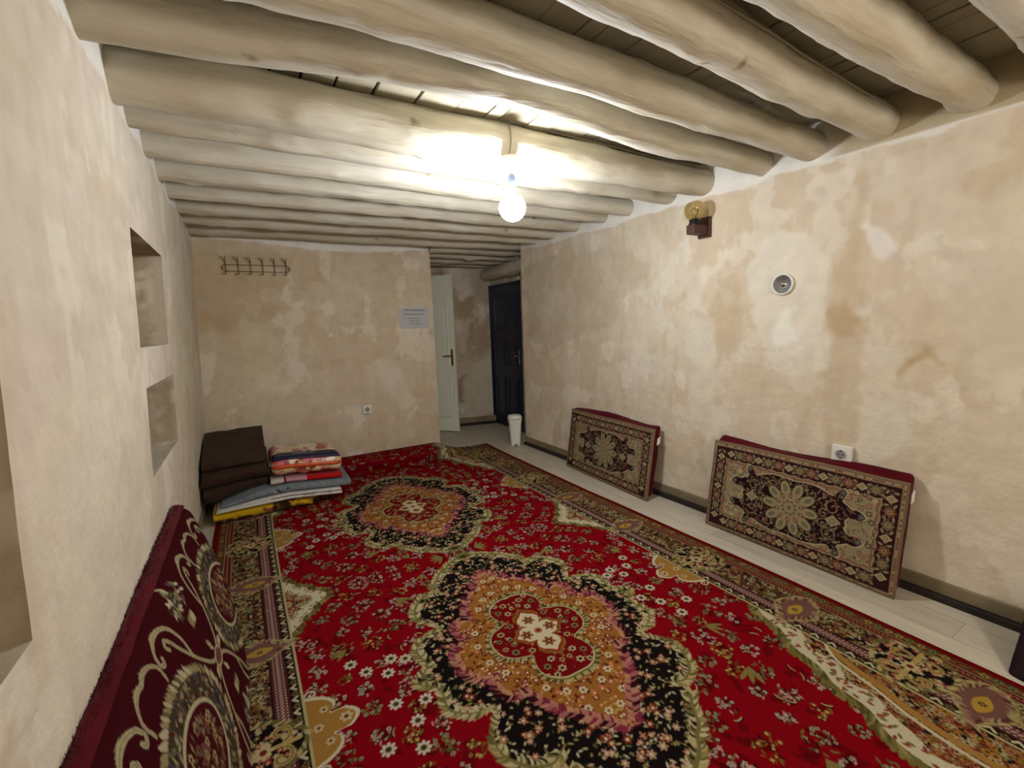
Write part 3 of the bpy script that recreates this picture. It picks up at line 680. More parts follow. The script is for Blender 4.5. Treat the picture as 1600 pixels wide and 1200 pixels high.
for yb in (.34, 1.52, 2.2):   # pink palmettes across the border
    pts = smooth_poly([(B-.41, yb), (B-.34, yb+.03), (B-.26, yb+.082), (B-.18, yb+.068), (B-.13, yb+.035), (B-.11, yb), (B-.13, yb-.035), (B-.18, yb-.068), (B-.26, yb-.082), (B-.34, yb-.03)], 4)
    T.leaves(pts, .02, [(206, 190, 130), (170, 156, 96)], every=.012, out=1, closed=True); T.poly(pts, (136, 96, 84))
    T.leaves(pts, .024, [(176, 126, 112), (112, 60, 60), (186, 172, 120)], every=.012, out=-1, ang=.7, closed=True)
    T.poly(smooth_poly([(B-.31, yb), (B-.25, yb+.03), (B-.19, yb), (B-.25, yb-.03)], 3), (206, 166, 70)); T.flower(B-.25, yb, .014, 6, (50, 40, 50), (206, 166, 70))
for yb in (MY, 0.0, 1.98):        # gold scroll cartouches
    if yb == 0.0: continue
    pts = smooth_poly([(B-.38, yb), (B-.34, yb+.07), (B-.27, yb+.12), (B-.2, yb+.13), (B-.13, yb+.1), (B-.1, yb), (B-.13, yb-.1), (B-.2, yb-.13), (B-.27, yb-.12), (B-.34, yb-.07)], 4)
    T.poly(pts, (30, 24, 26)); T.clip = T.mask(pts)
    for _ in range(160): T.flower(random.uniform(B-.38, B-.1), yb+random.uniform(-.13, .13), .012, 5, random.choice([(190, 90, 80), (206, 190, 150), (120, 100, 60)]), (226, 200, 140), .5)
    T.clip = None
    for s_ in (-1, 1):
        for q_ in (-1, 1):
            T.stroke(spiral(B-.24+q_*.055, yb+s_*.055, .045, -s_*1.2 if q_ > 0 else math.pi+s_*1.2, .9*s_*q_), .016, (206, 180, 112)); T.stroke(spiral(B-.24+q_*.055, yb+s_*.055, .045, -s_*1.2 if q_ > 0 else math.pi+s_*1.2, .9*s_*q_), .006, (150, 120, 66))
    T.stroke([(B-.36, yb), (B-.12, yb)], .018, (206, 180, 112)); T.flower(B-.24, yb, .035, 8, (226, 206, 150), (130, 50, 40), .4)
    T.leaves(pts, .024, [(206, 190, 130), (120, 116, 66)], every=.012, out=1, closed=True)
# end border
j0 = np.searchsorted(T.ys, HL-.06); T.c[j0:] = srgb((128, 8, 20))

CX, CY0 = 1.085, 2.63
xs = np.arange(CX-HW, CX+HW+.001, ST)
ys = np.concatenate([np.arange(.02, .3, .012), np.arange(.3, 2.6, ST), np.arange(2.6, 4.73, .0055), np.arange(4.73, 4.84, .0011), np.arange(4.84, 5.19, .006)])
# the far end is pushed up against the wall: arc length there goes into a hump
X, Yp = np.meshgrid(xs, ys)
amp = sstep(2.12, 1.86, X)
yc = 4.765+.02*np.sin(X*3)
t = np.clip((Yp-yc)/(5.18-yc), 0, 1)
hump = .125*np.where(t < .10, np.sin(t/.10*np.pi/2)**.8*0+(1-(1-t/.10)**2)**.5*.92, .92+.08*np.sin((t-.1)/.9*np.pi)*1.0)
hump = np.where(t < .1, hump, hump*(1-.25*sstep(.45, 1, t)))*(1-.12*(X-.3)/1.6)
Zc = .012+amp*np.where(t > 0, np.nan_to_num(hump), 0)+.004*(fbm(X*2, Yp*2, 3)-.5)-.003*np.exp(-((Yp-yc)/.03)**2)
Yfar = 5.02+.04*(X-1.9)      # loose right corner ends before the wall
Yg = Yp-(1-amp)*np.maximum(Yp-4.6, 0)*.32*sstep(1.9, 2.3, X)
Yg = Yg-amp*.055*np.clip(np.nan_to_num(hump)/.115, 0, 1)*(t > 0)*(1-sstep(.12, .8, t))
Xs_ = X+.012*np.sin(Yp*1.3)
P = np.stack([Xs_, Yg, Zc], -1)
iu = np.clip(np.round(np.abs(X-CX)/ST).astype(int), 0, len(T.xs)-1)
arc = Yp+amp*.115*np.clip(t/.10, 0, 1)
iv = np.clip(np.round(np.abs(arc-CY0)/ST).astype(int), 0, len(T.ys)-1)
C = T.c[iv, iu]
# flatten the grid and add a plain red rim around the rug
ny, nx = X.shape; V = P.reshape(-1, 3); F = grid_faces(ny, nx); Cc = C.reshape(-1, 3)
edge = np.concatenate([np.arange(nx), np.arange(1, ny)*nx+nx-1, (ny-1)*nx+np.arange(nx-2, -1, -1), np.arange(ny-2, 0, -1)*nx])
base = len(V); E2 = V[edge].copy(); E2[:, 2] = np.minimum(E2[:, 2]-.011, .0015+0*E2[:, 2]); V = np.concatenate([V, E2]); Cc = np.concatenate([Cc, np.ones((len(edge), 3))*srgb((110, 8, 18))])
k = np.arange(len(edge)); k2 = (k+1) % len(edge)
F = np.concatenate([F, np.stack([edge[k], base+k, base+k2, edge[k2]], -1)])
rug = link('rug', mesh_from('rug', V, F, Cc), CARPET); tag(rug, 'large red patterned rug with cream and black medallions covering the floor', 'rug')
RUGT = T

# ================================================================== SOFT BOX
def soft_box(L_, D_, H_, r, n=(40, 14, 20), seed=0, wob=.006, puff=0.0):
    """rounded, slightly wobbly box; local x 0..L, y 0..D, z 0..H"""
    verts = {}; V = []; F = []
    def vid(p):
        k = tuple(np.round(p, 6))
        if k not in verts: verts[k] = len(V); V.append(p)
        return verts[k]
    gx = np.linspace(0, 1, n[0]+1); gy = np.linspace(0, 1, n[1]+1); gz = np.linspace(0, 1, n[2]+1)
    def face(a, b, fn, flip):
        for i in range(len(a)-1):
            for j in range(len(b)-1):
                q = [vid(fn(a[i], b[j])), vid(fn(a[i+1], b[j])), vid(fn(a[i+1], b[j+1])), vid(fn(a[i], b[j+1]))]
                F.append(q[::-1] if flip else q)
    face(gx, gy, lambda a, b: (a, b, 0.), True); face(gx, gy, lambda a, b: (a, b, 1.), False)
    face(gx, gz, lambda a, b: (a, 0., b), False); face(gx, gz, lambda a, b: (a, 1., b), True)
    face(gy, gz, lambda a, b: (0., a, b), True); face(gy, gz, lambda a, b: (1., a, b), False)
    P = np.array(V)*np.array([L_, D_, H_])
    inn = np.clip(P, r, np.array([L_, D_, H_])-r); d = P-inn; ln = np.linalg.norm(d, axis=1, keepdims=True)+1e-9
    P = inn+d/ln*np.minimum(ln, 1e9)*0+d/ln*r*(ln > 1e-6)
    nrm = d/ln; u = P/np.array([L_, D_, H_])
    w_ = (fbm(P[:, 0]*5+seed, P[:, 2]*5+P[:, 1]*4, seed, 3)-.5)*2*wob
    pf = puff*np.sin(np.pi*np.clip(u[:, 0], 0, 1))*np.sin(np.pi*np.clip(u[:, 2], 0, 1))
    P = P+nrm*w_[:, None]; P[:, 1] += pf*np.sign(u[:, 1]-.5)
    return P, np.array(F)
def basis_obj(name, P, F, o, U, W, N_, m, parent, col=None):
    o = np.array(o); Q_ = o+P[:, [0]]*np.array(U)+P[:, [1]]*np.array(N_)+P[:, [2]]*np.array(W)
    return link(name, mesh_from(name, Q_, F, col), m, parent)
def unit(v): v = np.array(v, float); return v/np.linalg.norm(v)

# ================================================================== RUG-FACED SEAT CUSHIONS ON THE RIGHT
def cushion_paint(L_, H_, seed):
    random.seed(seed); K = Paint(0, L_, 0, H_, .0026, (150, 128, 96))
    beige, dk, tan = (176, 160, 124), (46, 18, 24), (152, 118, 92)
    y_, x_ = np.meshgrid(K.ys, K.xs, indexing='ij')
    def rect(a, b, c, d, colr): K.poly([(a, c), (b, c), (b, d), (a, d)], colr)
    rect(0, L_, 0, H_, (134, 108, 84)); rect(.008, L_-.008, .008, H_-.008, (150, 124, 96))
    for i in range(int(L_/.014)):
        for yy in (.016, H_-.016): K.ell(i*.014, yy, .005, .004, random.choice([(186, 166, 128), (116, 74, 60)]))
    for i in range(int(H_/.014)):
        for xx in (.016, L_-.016): K.ell(xx, i*.014, .004, .005, random.choice([(186, 166, 128), (116, 74, 60)]))
    a = .028; b = .105
    rect(a, L_-a, a, H_-a, (58, 28, 30))
    def run(x0, y0, x1, y1, n):
        for i in range(n):
            t = (i+.5)/n; x = x0+(x1-x0)*t; y = y0+(y1-y0)*t; h = i % 3
            if h == 0: K.poly([(x-.03, y), (x, y+.024), (x+.03, y), (x, y-.024)], (186, 170, 130)); K.flower(x, y, .012, 4, (150, 110, 80), (200, 184, 140))
            else:
                K.flower(x, y, .030, 8, (128, 116, 84) if h == 1 else (140, 92, 70), (72, 30, 34), .35); K.flower(x, y, .014, 6, (172, 150, 110), (110, 60, 50), .4)
            tm = (i+1)/n; xm = x0+(x1-x0)*tm; ym = y0+(y1-y0)*tm
            for q in (-.02, .02): K.ell(xm+q*(y1 != y0), ym+q*(x1 != x0), .012, .006, (164, 150, 112), random.uniform(0, 3)); K.ell(xm, ym+q*.5, .010, .005, (120, 90, 80), random.uniform(0, 3))
    mid = (a+b)/2; n1 = max(5, int(L_/.075)); n2 = max(3, int(H_/.078))
    run(b, mid, L_-b, mid, n1); run(b, H_-mid, L_-b, H_-mid, n1); run(mid, .06, mid, H_-.06, n2); run(L_-mid, .06, L_-mid, H_-.06, n2)
    # scalloped inner frame
    def frame(d, colr, am):
        pts = []
        for (x0, y0, x1, y1) in [(d, d, L_-d, d), (L_-d, d, L_-d, H_-d), (L_-d, H_-d, d, H_-d), (d, H_-d, d, d)]:
            ln = math.hypot(x1-x0, y1-y0); n = int(ln/.012); dx, dy = (x1-x0)/ln, (y1-y0)/ln
            for i in range(n):
                s_ = i*ln/n; o_ = am*abs(math.sin(s_*math.pi/.075)); pts.append((x0+dx*s_-dy*-o_*-1, y0+dy*s_+dx*o_))
        K.poly(pts, colr)
    frame(b-.006, (168, 146, 108), .008); frame(b+.004, (150, 104, 84), .008); frame(b+.016, (186, 170, 132), .008); frame(b+.022, (164, 152, 116), .006)
    cx, cy = L_/2, H_/2; sx, sy = L_/1.12, H_/.61
    for _ in range(620):
        x, y = random.uniform(b, L_-b), random.uniform(b, H_-b)
        q = random.random()
        if q < .25: K.flower(x, y, random.uniform(.010, .018), 6, random.choice([(150, 104, 84), (92, 90, 68), (126, 120, 88), (196, 182, 144)]), (190, 172, 132), .4)
        else: K.ell(x, y, .008, .004, random.choice([(120, 116, 84), (96, 86, 66), (150, 100, 80)]), random.uniform(0, 3))
    for s1 in (-1, 1):
        for s2 in (-1, 1):
            for (dx, dy, r) in [(.30, .16, .026), (.38, .06, .022), (.215, .165, .02), (.40, .14, .018)]:
                K.flower(cx+s1*dx*sx, cy+s2*dy*sy, r, 8, (158, 108, 90), (190, 160, 124), .3); K.flower(cx+s1*dx*sx, cy+s2*dy*sy, r*.5, 5, (188, 164, 126), (130, 70, 60))
    Qc = [(0, .168), (.07, .176), (.13, .172), (.18, .158), (.215, .145), (.235, .15), (.25, .175), (.272, .196), (.292, .178), (.285, .15), (.275, .128), (.30, .112), (.325, .098), (.352, .10), (.375, .092), (.392, .07), (.375, .05), (.345, .048), (.315, .045), (.30, .022), (.305, .0)]
    Qc = [(x*sx, y*sy) for x, y in Qc]
    O = smooth_poly([(x+cx, y+cy) for x, y in full(Qc)], 4); K.poly([(cx+(x-cx)*1.03, cy+(y-cy)*1.04) for x, y in O], (196, 180, 140)); K.poly(O, dk); K.clip = K.mask(O)
    for s1 in (-1, 1):
        for s2 in (-1, 1):
            for (dx, dy, r) in [(.235, .075, .045), (.12, .12, .034), (.19, .03, .03), (.06, .145, .026)]:
                K.stroke(spiral(cx+s1*dx*sx, cy+s2*dy*sy, r, random.uniform(0, 6), 1.2), .006, (150, 132, 96))
    for _ in range(900):
        x, y = cx+random.uniform(-.4, .4)*sx, cy+random.uniform(-.2, .2)*sy
        K.ell(x, y, random.uniform(.006, .012), .0045, random.choice([(160, 144, 106), (112, 96, 72), (134, 84, 66), (88, 84, 76)]), random.uniform(0, 3))
    K.clip = None
    for s1 in (-1, 1):
        for (dx, dy) in [(.275, .175), (.375, .07)]:
            for s2 in (-1, 1): K.flower(cx+s1*dx*sx, cy+s2*dy*sy, .02, 5, (84, 84, 84), (130, 122, 100), .35)
        K.poly([(cx+s1*.20*sx, cy), (cx+s1*.24*sx, cy+.035), (cx+s1*.285*sx, cy), (cx+s1*.24*sx, cy-.035)], (176, 160, 122)); K.flower(cx+s1*.24*sx, cy, .018, 6, (140, 124, 90), (186, 170, 130))
    K.flower(cx, cy, .150, 10, (110, 100, 72), (176, 162, 124), .28); K.flower(cx, cy, .142, 10, (168, 154, 116), (176, 162, 124), .28)
    for i in range(10):
        an = i*math.pi/5; px, py = cx+.115*math.cos(an)*sx, cy+.115*math.sin(an)
        K.ell(px, py, .052, .032, (96, 90, 66), an); K.ell(px, py, .047, .027, (176, 162, 124), an); K.ell(px+.008*math.cos(an), py+.008*math.sin(an), .026, .014, (130, 124, 92), an)
    K.flower(cx, cy, .10, 10, (166, 152, 114), (166, 152, 114), .2)
    for i in range(10):
        an = (i+.5)*math.pi/5; K.ell(cx+.075*math.cos(an), cy+.075*math.sin(an), .015, .010, (130, 52, 44), an); K.ell(cx+.075*math.cos(an), cy+.075*math.sin(an), .007, .005, (196, 176, 136), an)
    K.flower(cx, cy, .046, 10, (70, 58, 44), (60, 60, 40), .45); K.flower(cx, cy, .038, 10, (172, 158, 118), (140, 110, 76), .4)
    return K
def rug_cushion(A_, B_, top, H_, Tk, seed, label, tabz, near_end=0):
    """A_, B_: far and near bottom corners of the face on the floor; top: lean offset in +x over the height"""
    root = empty('floor_cushion', ((A_[0]+B_[0])/2, (A_[1]+B_[1])/2, 0)); tag(root, label, 'cushion', 'rug-faced seat cushions leaning on the right wall')
    U = unit([B_[0]-A_[0], B_[1]-A_[1], 0]); L_ = float(np.hypot(B_[0]-A_[0], B_[1]-A_[1]))
    side = np.array([-U[1], U[0], 0.]);           # towards the wall (+x)
    W = unit(side*top+np.array([0, 0, H_])); N_ = unit(np.cross(U, W)*-1.0)
    if N_[0] < 0: N_ = -N_
    N_ = unit(side+np.array([0, 0, .46]))
    Hf = math.hypot(top, H_)
    o = np.array([A_[0], A_[1], .004])
    loc = np.array(root.location)
    P, F = soft_box(L_-.01, Tk, Hf, .024, (60, 8, 30), seed, .006)
    sag = (P[:, 2]/Hf); P[:, 1] += .006
    if True:
        c = P[:, 0]/L_; P[:, 2] += (.012*np.sin(c*7+seed)-.006)*sag*(P[:, 1] > Tk*.5)
    basis_obj('cushion_body', P+np.array([.005, 0, 0]), F[:, ::1], o-loc, U, W, N_, VELVET, root)
    K = cushion_paint(L_, Hf, seed)
    xs_, ys_ = K.xs, K.ys; X, Y = np.meshgrid(xs_, ys_)
    e = np.minimum.reduce([X, L_-X, Y, Hf-Y]); d = .004-.012*np.sin(np.pi*X/L_)*np.sin(np.pi*Y/Hf)*.6-.006*sstep(0, .03, e)+.004*(fbm(X*6, Y*6, seed)-.5)
    Pf = np.stack([X+.004*(fbm(Y*5, X*0, seed)-.5)*2, d, Y+.006*(fbm(X*3, Y*0, seed+3)-.5)*2], -1).reshape(-1, 3)
    # turn the panel's rim back a little so it has thickness
    F2 = grid_faces(len(ys_), len(xs_), flip=False); nx_, ny_ = len(xs_), len(ys_)
    ed = np.concatenate([np.arange(nx_), np.arange(1, ny_)*nx_+nx_-1, (ny_-1)*nx_+np.arange(nx_-2, -1, -1), np.arange(ny_-2, 0, -1)*nx_])
    b0 = len(Pf); E_ = Pf[ed].copy(); E_[:, 1] += .012; Pf = np.concatenate([Pf, E_]); kk = np.arange(len(ed)); k2 = (kk+1) % len(ed)
    F2 = np.concatenate([F2, np.stack([ed[kk], b0+kk, b0+k2, ed[k2]], -1)])
    cc = np.concatenate([K.c.reshape(-1, 3), np.ones((len(ed), 3))*srgb((120, 96, 74))])
    basis_obj('rug_panel', Pf, F2, o-loc, U, W, N_, FACE, root, cc)
    # little care tag on the near end
    bm = bmesh.new(); box(bm, (L_-.004, Tk*.62, tabz-.028), (L_+.004, Tk*.62+.03, tabz+.028), bevel=.002)
    vs = np.array([v.co[:] for v in bm.verts])
    Q_ = (o-loc)+vs[:, [0]]*U+vs[:, [1]]*N_+vs[:, [2]]*W
    for v, q in zip(bm.verts, Q_): v.co = Vector(q)
    t_ = bm_obj('care_tag', bm, PAPER, root); t_['label'] = 'white tag'
    return root
rug_cushion((2.785, 3.69), (2.735, 2.53), .09, .595, .092, 5, 'smaller looking far floor cushion with carpet face, left one leaning on the right wall', .47)
rug_cushion((2.775, 2.005), (2.785, .885), .10, .605, .092, 8, 'near floor cushion with dark medallion carpet face leaning below the wall socket', .50)
# corner of one more, mostly outside the frame
root = empty('floor_cushion', (2.85, .2, 0)); tag(root, 'dark velvet cushion corner at the right edge, lower right of the photo', 'cushion')
P, F = soft_box(.7, .14, .40, .022, (30, 6, 20), 31, .005); U = unit([-.25, -1, 0]); W = unit([1.0, 0, 1]); N_ = unit(np.cross(W, U))
if N_[0] < 0: N_ = -N_
DV = mat('dark_violet_velvet', (40, 28, 30), rough=.9, noise=(12, .3), bump=(60, .3, .003), spec=.1)
basis_obj('cushion_body', P, F, np.array([2.565, .435, .004])-np.array(root.location), U, W, N_, DV, root)

# ================================================================== LONG VELVET BACKREST ON THE LEFT
def bolster():
    root = empty('backrest_cushion', (-.25, 1.7, 0)); tag(root, 'long maroon velvet backrest with cream scroll pattern leaning on the left wall', 'cushion')
    loc = np.array(root.location)
    Y0, Y1, Hf = .55, 2.86, .626; U = np.array([0, 1, 0.]); W = unit([-.21, 0, .59]); N_ = unit([-1, 0, .0]); o = np.array([-.13, 0, .018])
    random.seed(12); K = Paint(Y0, Y1, 0, Hf, .0036, (66, 5, 16))
    cr, cr2 = (196, 184, 146), (150, 138, 96)
    def S(pts, w=.016):
        p = smooth_poly(pts, 6, False); K.stroke(p, w, cr); K.stroke(p, w*.35, cr2)
    tm = .28
    for oc in (2.44, 1.45, .46):
        for s_ in (1, -1):
            def q(pts): return [(oc+a, tm+s_*b) for a, b in pts]
            for e in (1, -1):
                def qq(pts): return [(oc+e*a, tm+s_*b) for a, b in pts]
                S(qq([(.47, .012), (.42, .035), (.37, .085), (.32, .155), (.285, .215), (.265, .262), (.24, .285), (.225, .27), (.235, .252)]), .013)
                S(qq([(.33, .15), (.335, .22), (.31, .285), (.26, .318), (.20, .325), (.15, .305), (.135, .272), (.155, .258), (.168, .272)]), .014)
                S(qq([(.11, .235), (.115, .28), (.085, .312), (.04, .325), (0, .318)]), .012)
        K.ell(oc, tm, .325, .192, (72, 62, 44)); K.leaves([(oc+.335*math.cos(a), tm+.20*math.sin(a)) for a in np.linspace(0, 6.28, 60)], .035, [(160, 148, 104), (104, 98, 66), (196, 184, 146)], every=.018, out=-1, ang=.9)
        K.clip = None
        for _ in range(420):
            a = random.uniform(0, 6.28); rr = random.uniform(.72, 1.0); x, y = oc+.33*rr*math.cos(a), tm+.195*rr*math.sin(a)
            K.ell(x, y, .012, .0055, random.choice([(128, 118, 80), (96, 76, 74), (70, 78, 88), (170, 158, 118), (46, 42, 28), (90, 20, 32), (60, 54, 36)]), random.uniform(0, 3))
        K.ell(oc, tm, .228, .135, cr); K.ell(oc, tm, .212, .121, (74, 10, 20))
        for _ in range(130):
            a = random.uniform(0, 6.28); rr = math.sqrt(random.random()); x, y = oc+.19*rr*math.cos(a), tm+.10*rr*math.sin(a)
            if random.random() < .35: K.flower(x, y, .016, 5, random.choice([(180, 160, 110), (130, 84, 76)]), (70, 20, 30))
            else: K.ell(x, y, .013, .005, random.choice([(150, 134, 90), (124, 70, 60), (100, 96, 60)]), random.uniform(0, 3))
    for sc in (1.95, .955):
        K.ell(sc, tm, .058, .03, cr); K.ell(sc, tm, .050, .022, (120, 70, 60))
        for e in (1, -1):
            K.leaves([(sc+e*.06, tm), (sc+e*.09, tm)], .03, [cr], every=.01); K.leaves([(sc, tm+e*.04), (sc, tm+e*.07)], .03, [cr, cr2], every=.01)
            for bt in (.28,):
                bx, by = sc, tm+e*bt
                for _ in range(70):
                    a = random.uniform(0, 6.28); r = random.uniform(0, 1); K.ell(bx+.10*r*math.cos(a), by+.06*r*math.sin(a), .017, .007, random.choice([cr, (214, 206, 176), cr2, (110, 80, 90), (70, 66, 40)]), random.uniform(0, 3))
            K.leaves([(sc-.03, tm+e*.17), (sc+.03, tm+e*.17)], .035, [cr, cr2], every=.012, ang=1.4)
    # body: face grid wraps over the top (rounded) to the back
    ss = np.concatenate([np.arange(0, Hf, .0036)]); ysv = K.ys
    Tk = .088
    def yend(tt): return np.interp(tt, [0, .12, .2, .34, .5, Hf], [2.28, 2.52, 2.62, 2.74, 2.82, 2.87])
    X, Y = np.meshgrid(K.xs, K.ys)                     # X: along the room, Y: up the face
    ye = yend(Y); k = (X-Y0)/(Y1-Y0); Xw = Y0+(ye-Y0)*k
    C_ = K.c.copy()
    # sample colour by the real position so the pattern is not squeezed
    ii = np.clip(np.round((Xw-Y0)/K.step).astype(int), 0, len(K.xs)-1); jj = np.arange(len(K.ys))[:, None]*np.ones_like(ii)
    C_ = K.c[jj, ii]
    e = np.minimum((ye-Xw), .12)/.12; bulge = .016*np.sin(np.pi*np.clip(Y/Hf, 0, 1))*sstep(0, 1, e)+.012*(fbm(Xw*2.5, Y*3, 8)-.5)
    bulge = bulge-.05*(1-np.sqrt(np.clip(1-(1-e)**2, 0, 1)))*1.0
    topr = .03; dn = np.where(Y > Hf-topr, topr-np.sqrt(np.clip(topr**2-(Y-(Hf-topr))**2, 0, 1)), 0)
    Pn = -bulge+dn
    Pf = np.stack([Xw, Pn, Y], -1)
    F_ = grid_faces(len(K.ys), len(K.xs))
    def place(P): P = P.reshape(-1, 3); return (o-loc)+P[:, [0]]*U+P[:, [1]]*N_+P[:, [2]]*W
    link('pattern_cover', mesh_from('pattern_cover', place(Pf), F_, C_), VELFACE, root)
    # plain velvet top, end and back
    Vs = []; Fs = []; b = 0
    na = 24; xs2 = np.linspace(0, 1, 260)
    row = Y0+(yend(np.array([Hf]))[0]-Y0)*xs2
    rows = []
    for j in range(na+1):
        tt = j/na; n_ = topr+(Tk-topr)*tt; z_ = Hf+.012*math.sin(math.pi*tt)+.006*(fbm(row*9, row*0+tt*3, 4)-.5)*2
        if j == 0: n_ = topr*.98; z_ = Hf-.0008+0*row
        rows.append(np.stack([row, np.full_like(row, n_), z_+0*row], -1))
    for j in range(12):
        tt = (j+1)/12; rows.append(np.stack([Y0+(yend(np.full_like(row, Hf*(1-tt)))-Y0)*xs2, np.full_like(row, Tk), np.full_like(row, Hf*(1-tt)+.0)], -1))
    R_ = np.array(rows); Vb = place(R_); Fb = grid_faces(R_.shape[0], R_.shape[1])
    # far end cap
    tt = np.linspace(0, Hf, 40); ee = yend(tt)
    capN = np.linspace(0, 1, 8); G = np.zeros((40, 8, 3))
    for i, t_ in enumerate(tt):
        n0 = .05 if t_ < Hf-topr else .05+ (t_-(Hf-topr))*.2
        for j, c in enumerate(capN): G[i, j] = (ee[i]+.02*math.sin(math.pi*c), n0*(1-c)+Tk*c, t_)
    Vc = place(G); Fc = grid_faces(40, 8)+len(Vb)
    link('velvet_body', mesh_from('velvet_body', np.concatenate([Vb, Vc]), np.concatenate([Fb, Fc])), VELVET, root)
    # shaggy pile along the wall-side seam
    bm = bmesh.new(); g = random.Random(5)
    for i in range(2600):
        y = g.uniform(Y0, 2.86); p = place(np.array([[y, Tk*g.uniform(.55, 1.02), Hf+.006]]))[0]
        d = Vector((g.uniform(-.6, .3), g.uniform(-.7, .7), g.uniform(.4, 1))).normalized(); h = g.uniform(.008, .022); s_ = Vector((-d.y, d.x, 0)).normalized()*.0012
        q = Vector(p); bm.faces.new([bm.verts.new(q-s_), bm.verts.new(q+s_), bm.verts.new(q+d*h)])
    o_ = bm_obj('pile_fringe', bm, VELVET, root); o_['kind'] = 'stuff'
bolster()

# ================================================================== FOLDED BEDDING
def folded(name, x0, x1, y0, y1, z0, n, t, colf, m=CLOTH, seed=0, deform=None, wob=.006, ns=110):
    """a cloth folded n times: serpentine section in y-z, swept along x"""
    D_ = y1-y0; r = t/2; cl = []
    for k in range(n):
        z = (k+.5)*t; a, b = (D_-r, r) if k % 2 == 0 else (r, D_-r)
        for s_ in np.linspace(0, 1, 14): cl.append((a+(b-a)*s_, z))
        if k < n-1:
            side = -1 if k % 2 == 0 else 1
            for q in np.linspace(0, math.pi, 9)[1:-1]: cl.append((b+side*r*math.sin(q), z+r-r*math.cos(q)))
    cl = np.array(cl); tg = np.gradient(cl, axis=0); tg /= np.linalg.norm(tg, axis=1, keepdims=True)+1e-9
    nn = np.stack([-tg[:, 1], tg[:, 0]], 1); h = t*.46
    def endcap(p, d): return [p+np.array([d[0]*math.cos(q)*h-d[1]*math.sin(q)*h, d[1]*math.cos(q)*h+d[0]*math.sin(q)*h]) for q in np.linspace(-math.pi/2, math.pi/2, 7)[1:-1]]
    prof = list(cl+nn*-h)+endcap(cl[-1], tg[-1])+list((cl+nn*h)[::-1])+endcap(cl[0], -tg[0])
    prof = np.array(prof); npz = len(prof)
    xs_ = np.linspace(0, 1, ns); V = []
    ends = 1-.06*(1-np.sqrt(np.clip(1-(1-np.minimum(np.minimum(xs_, 1-xs_)/.02, 1))**2, 0, 1)))
    cm = prof.mean(0)
    lay = np.floor(prof[:, 1]/t)
    P = np.zeros((ns, npz, 3))
    for i, s_ in enumerate(xs_):
        off = (vnoise(lay*1.7+seed, lay*0, seed)-.5)*.02*(1 if s_ > .5 else -1)*abs(s_-.5)*2
        P[i, :, 0] = x0+(x1-x0)*s_+off; P[i, :, 1] = y0+prof[:, 0]; P[i, :, 2] = z0+prof[:, 1]
    X, Y, Z_ = P[..., 0], P[..., 1], P[..., 2]
    P[..., 1] += (fbm(X*6+seed, Z_*9, seed, 3)-.5)*2*wob*1.6; P[..., 2] += (fbm(X*5, Y*5+seed, seed+4, 3)-.5)*2*wob*((Z_-z0)/(n*t)*.8+.1)
    C_ = colf(P[..., 0].copy(), P[..., 1].copy(), P[..., 2].copy())
    if deform is not None: P = deform(P)
    V = P.reshape(-1, 3); i, k = np.meshgrid(np.arange(ns-1), np.arange(npz), indexing='ij'); k2 = (k+1) % npz
    F = np.stack([i*npz+k, (i+1)*npz+k, (i+1)*npz+k2, i*npz+k2], -1).reshape(-1, 4)
    # ends: strips between the two offset sides
    nc = len(cl); ec = 5
    def cap(base, flip):
        f = []
        for q in range(nc-1):
            a, b = q, q+1; c, d = nc+ec+(nc-1-(q+1)), nc+ec+(nc-1-q); f.append((base+a, base+b, base+c, base+d))
        f = np.array(f); return f[:, ::-1] if flip else f
    F = np.concatenate([F, cap(0, False), cap((ns-1)*npz, True)])
    return link(name, mesh_from(name, V, F, C_.reshape(-1, 3)), m)
def flatc(c): return lambda X, Y, Z_: np.ones(X.shape+(3,))*srgb(c)
def mixc(c, m, col_): m = np.clip(m, 0, 1)[..., None]; return c*(1-m)+srgb(col_)*m
def yellowf(X, Y, Z_):
    c = np.ones(X.shape+(3,))*srgb((214, 174, 30)); f = fbm(X*7, Y*6+Z_*6, 91, 3)
    c = mixc(c, sstep(.50, .54, fbm(X*9+5, Z_*9+Y*3, 95, 3))*sstep(-.1, .1, X), (44, 24, 18)); c = mixc(c, sstep(.56, .60, f)*(X > -.05), (70, 78, 40)); c = mixc(c, sstep(.6, .64, fbm(X*12, Z_*20, 92))*(X > 0), (158, 84, 50))
    c = mixc(c, sstep(.04, .0, np.abs(X-.12)-.06)*sstep(.45, .5, fbm(X*20, Z_*20, 97)), (60, 30, 20)); c = mixc(c, (Z_ < .045)*sstep(.46, .5, fbm(X*14, Z_*30, 99, 3)), (78, 44, 24)); return c
folded('folded_blanket', -.36, .42, 4.12, 4.65, .016, 2, .044, yellowf, seed=2, wob=.004, deform=lambda P: np.concatenate([P[..., :2], (.016+(P[..., 2]-.016)*(1-.35*sstep(.1, .42, P[..., 0])+.06*np.sin(P[..., 0]*14)*(P[..., 2] < .06)))[..., None]], -1))
ob = bpy.context.scene.objects['folded_blanket']; tag(ob, 'yellow and dark patterned folded blanket at the bottom of the bedding pile', 'blanket')
def whitef(X, Y, Z_):
    c = np.ones(X.shape+(3,))*srgb((228, 228, 222)); c = mixc(c, (np.abs(Z_-.1385) < .005)*1.0*(Y < 4.3)*(X > .05), (150, 120, 112)); return c
def pile_base(X): return -.10*np.maximum(X-.2, 0)
def press(X): return .30+.70*sstep(-.36, .05, X)
def layer(z0, below):
    def d(P):
        P = P.copy(); X = P[..., 0]; P[..., 2] = .110+pile_base(X)+(below+(P[..., 2]-z0))*press(X); P[..., 2] = np.maximum(P[..., 2], .016); return P
    return d
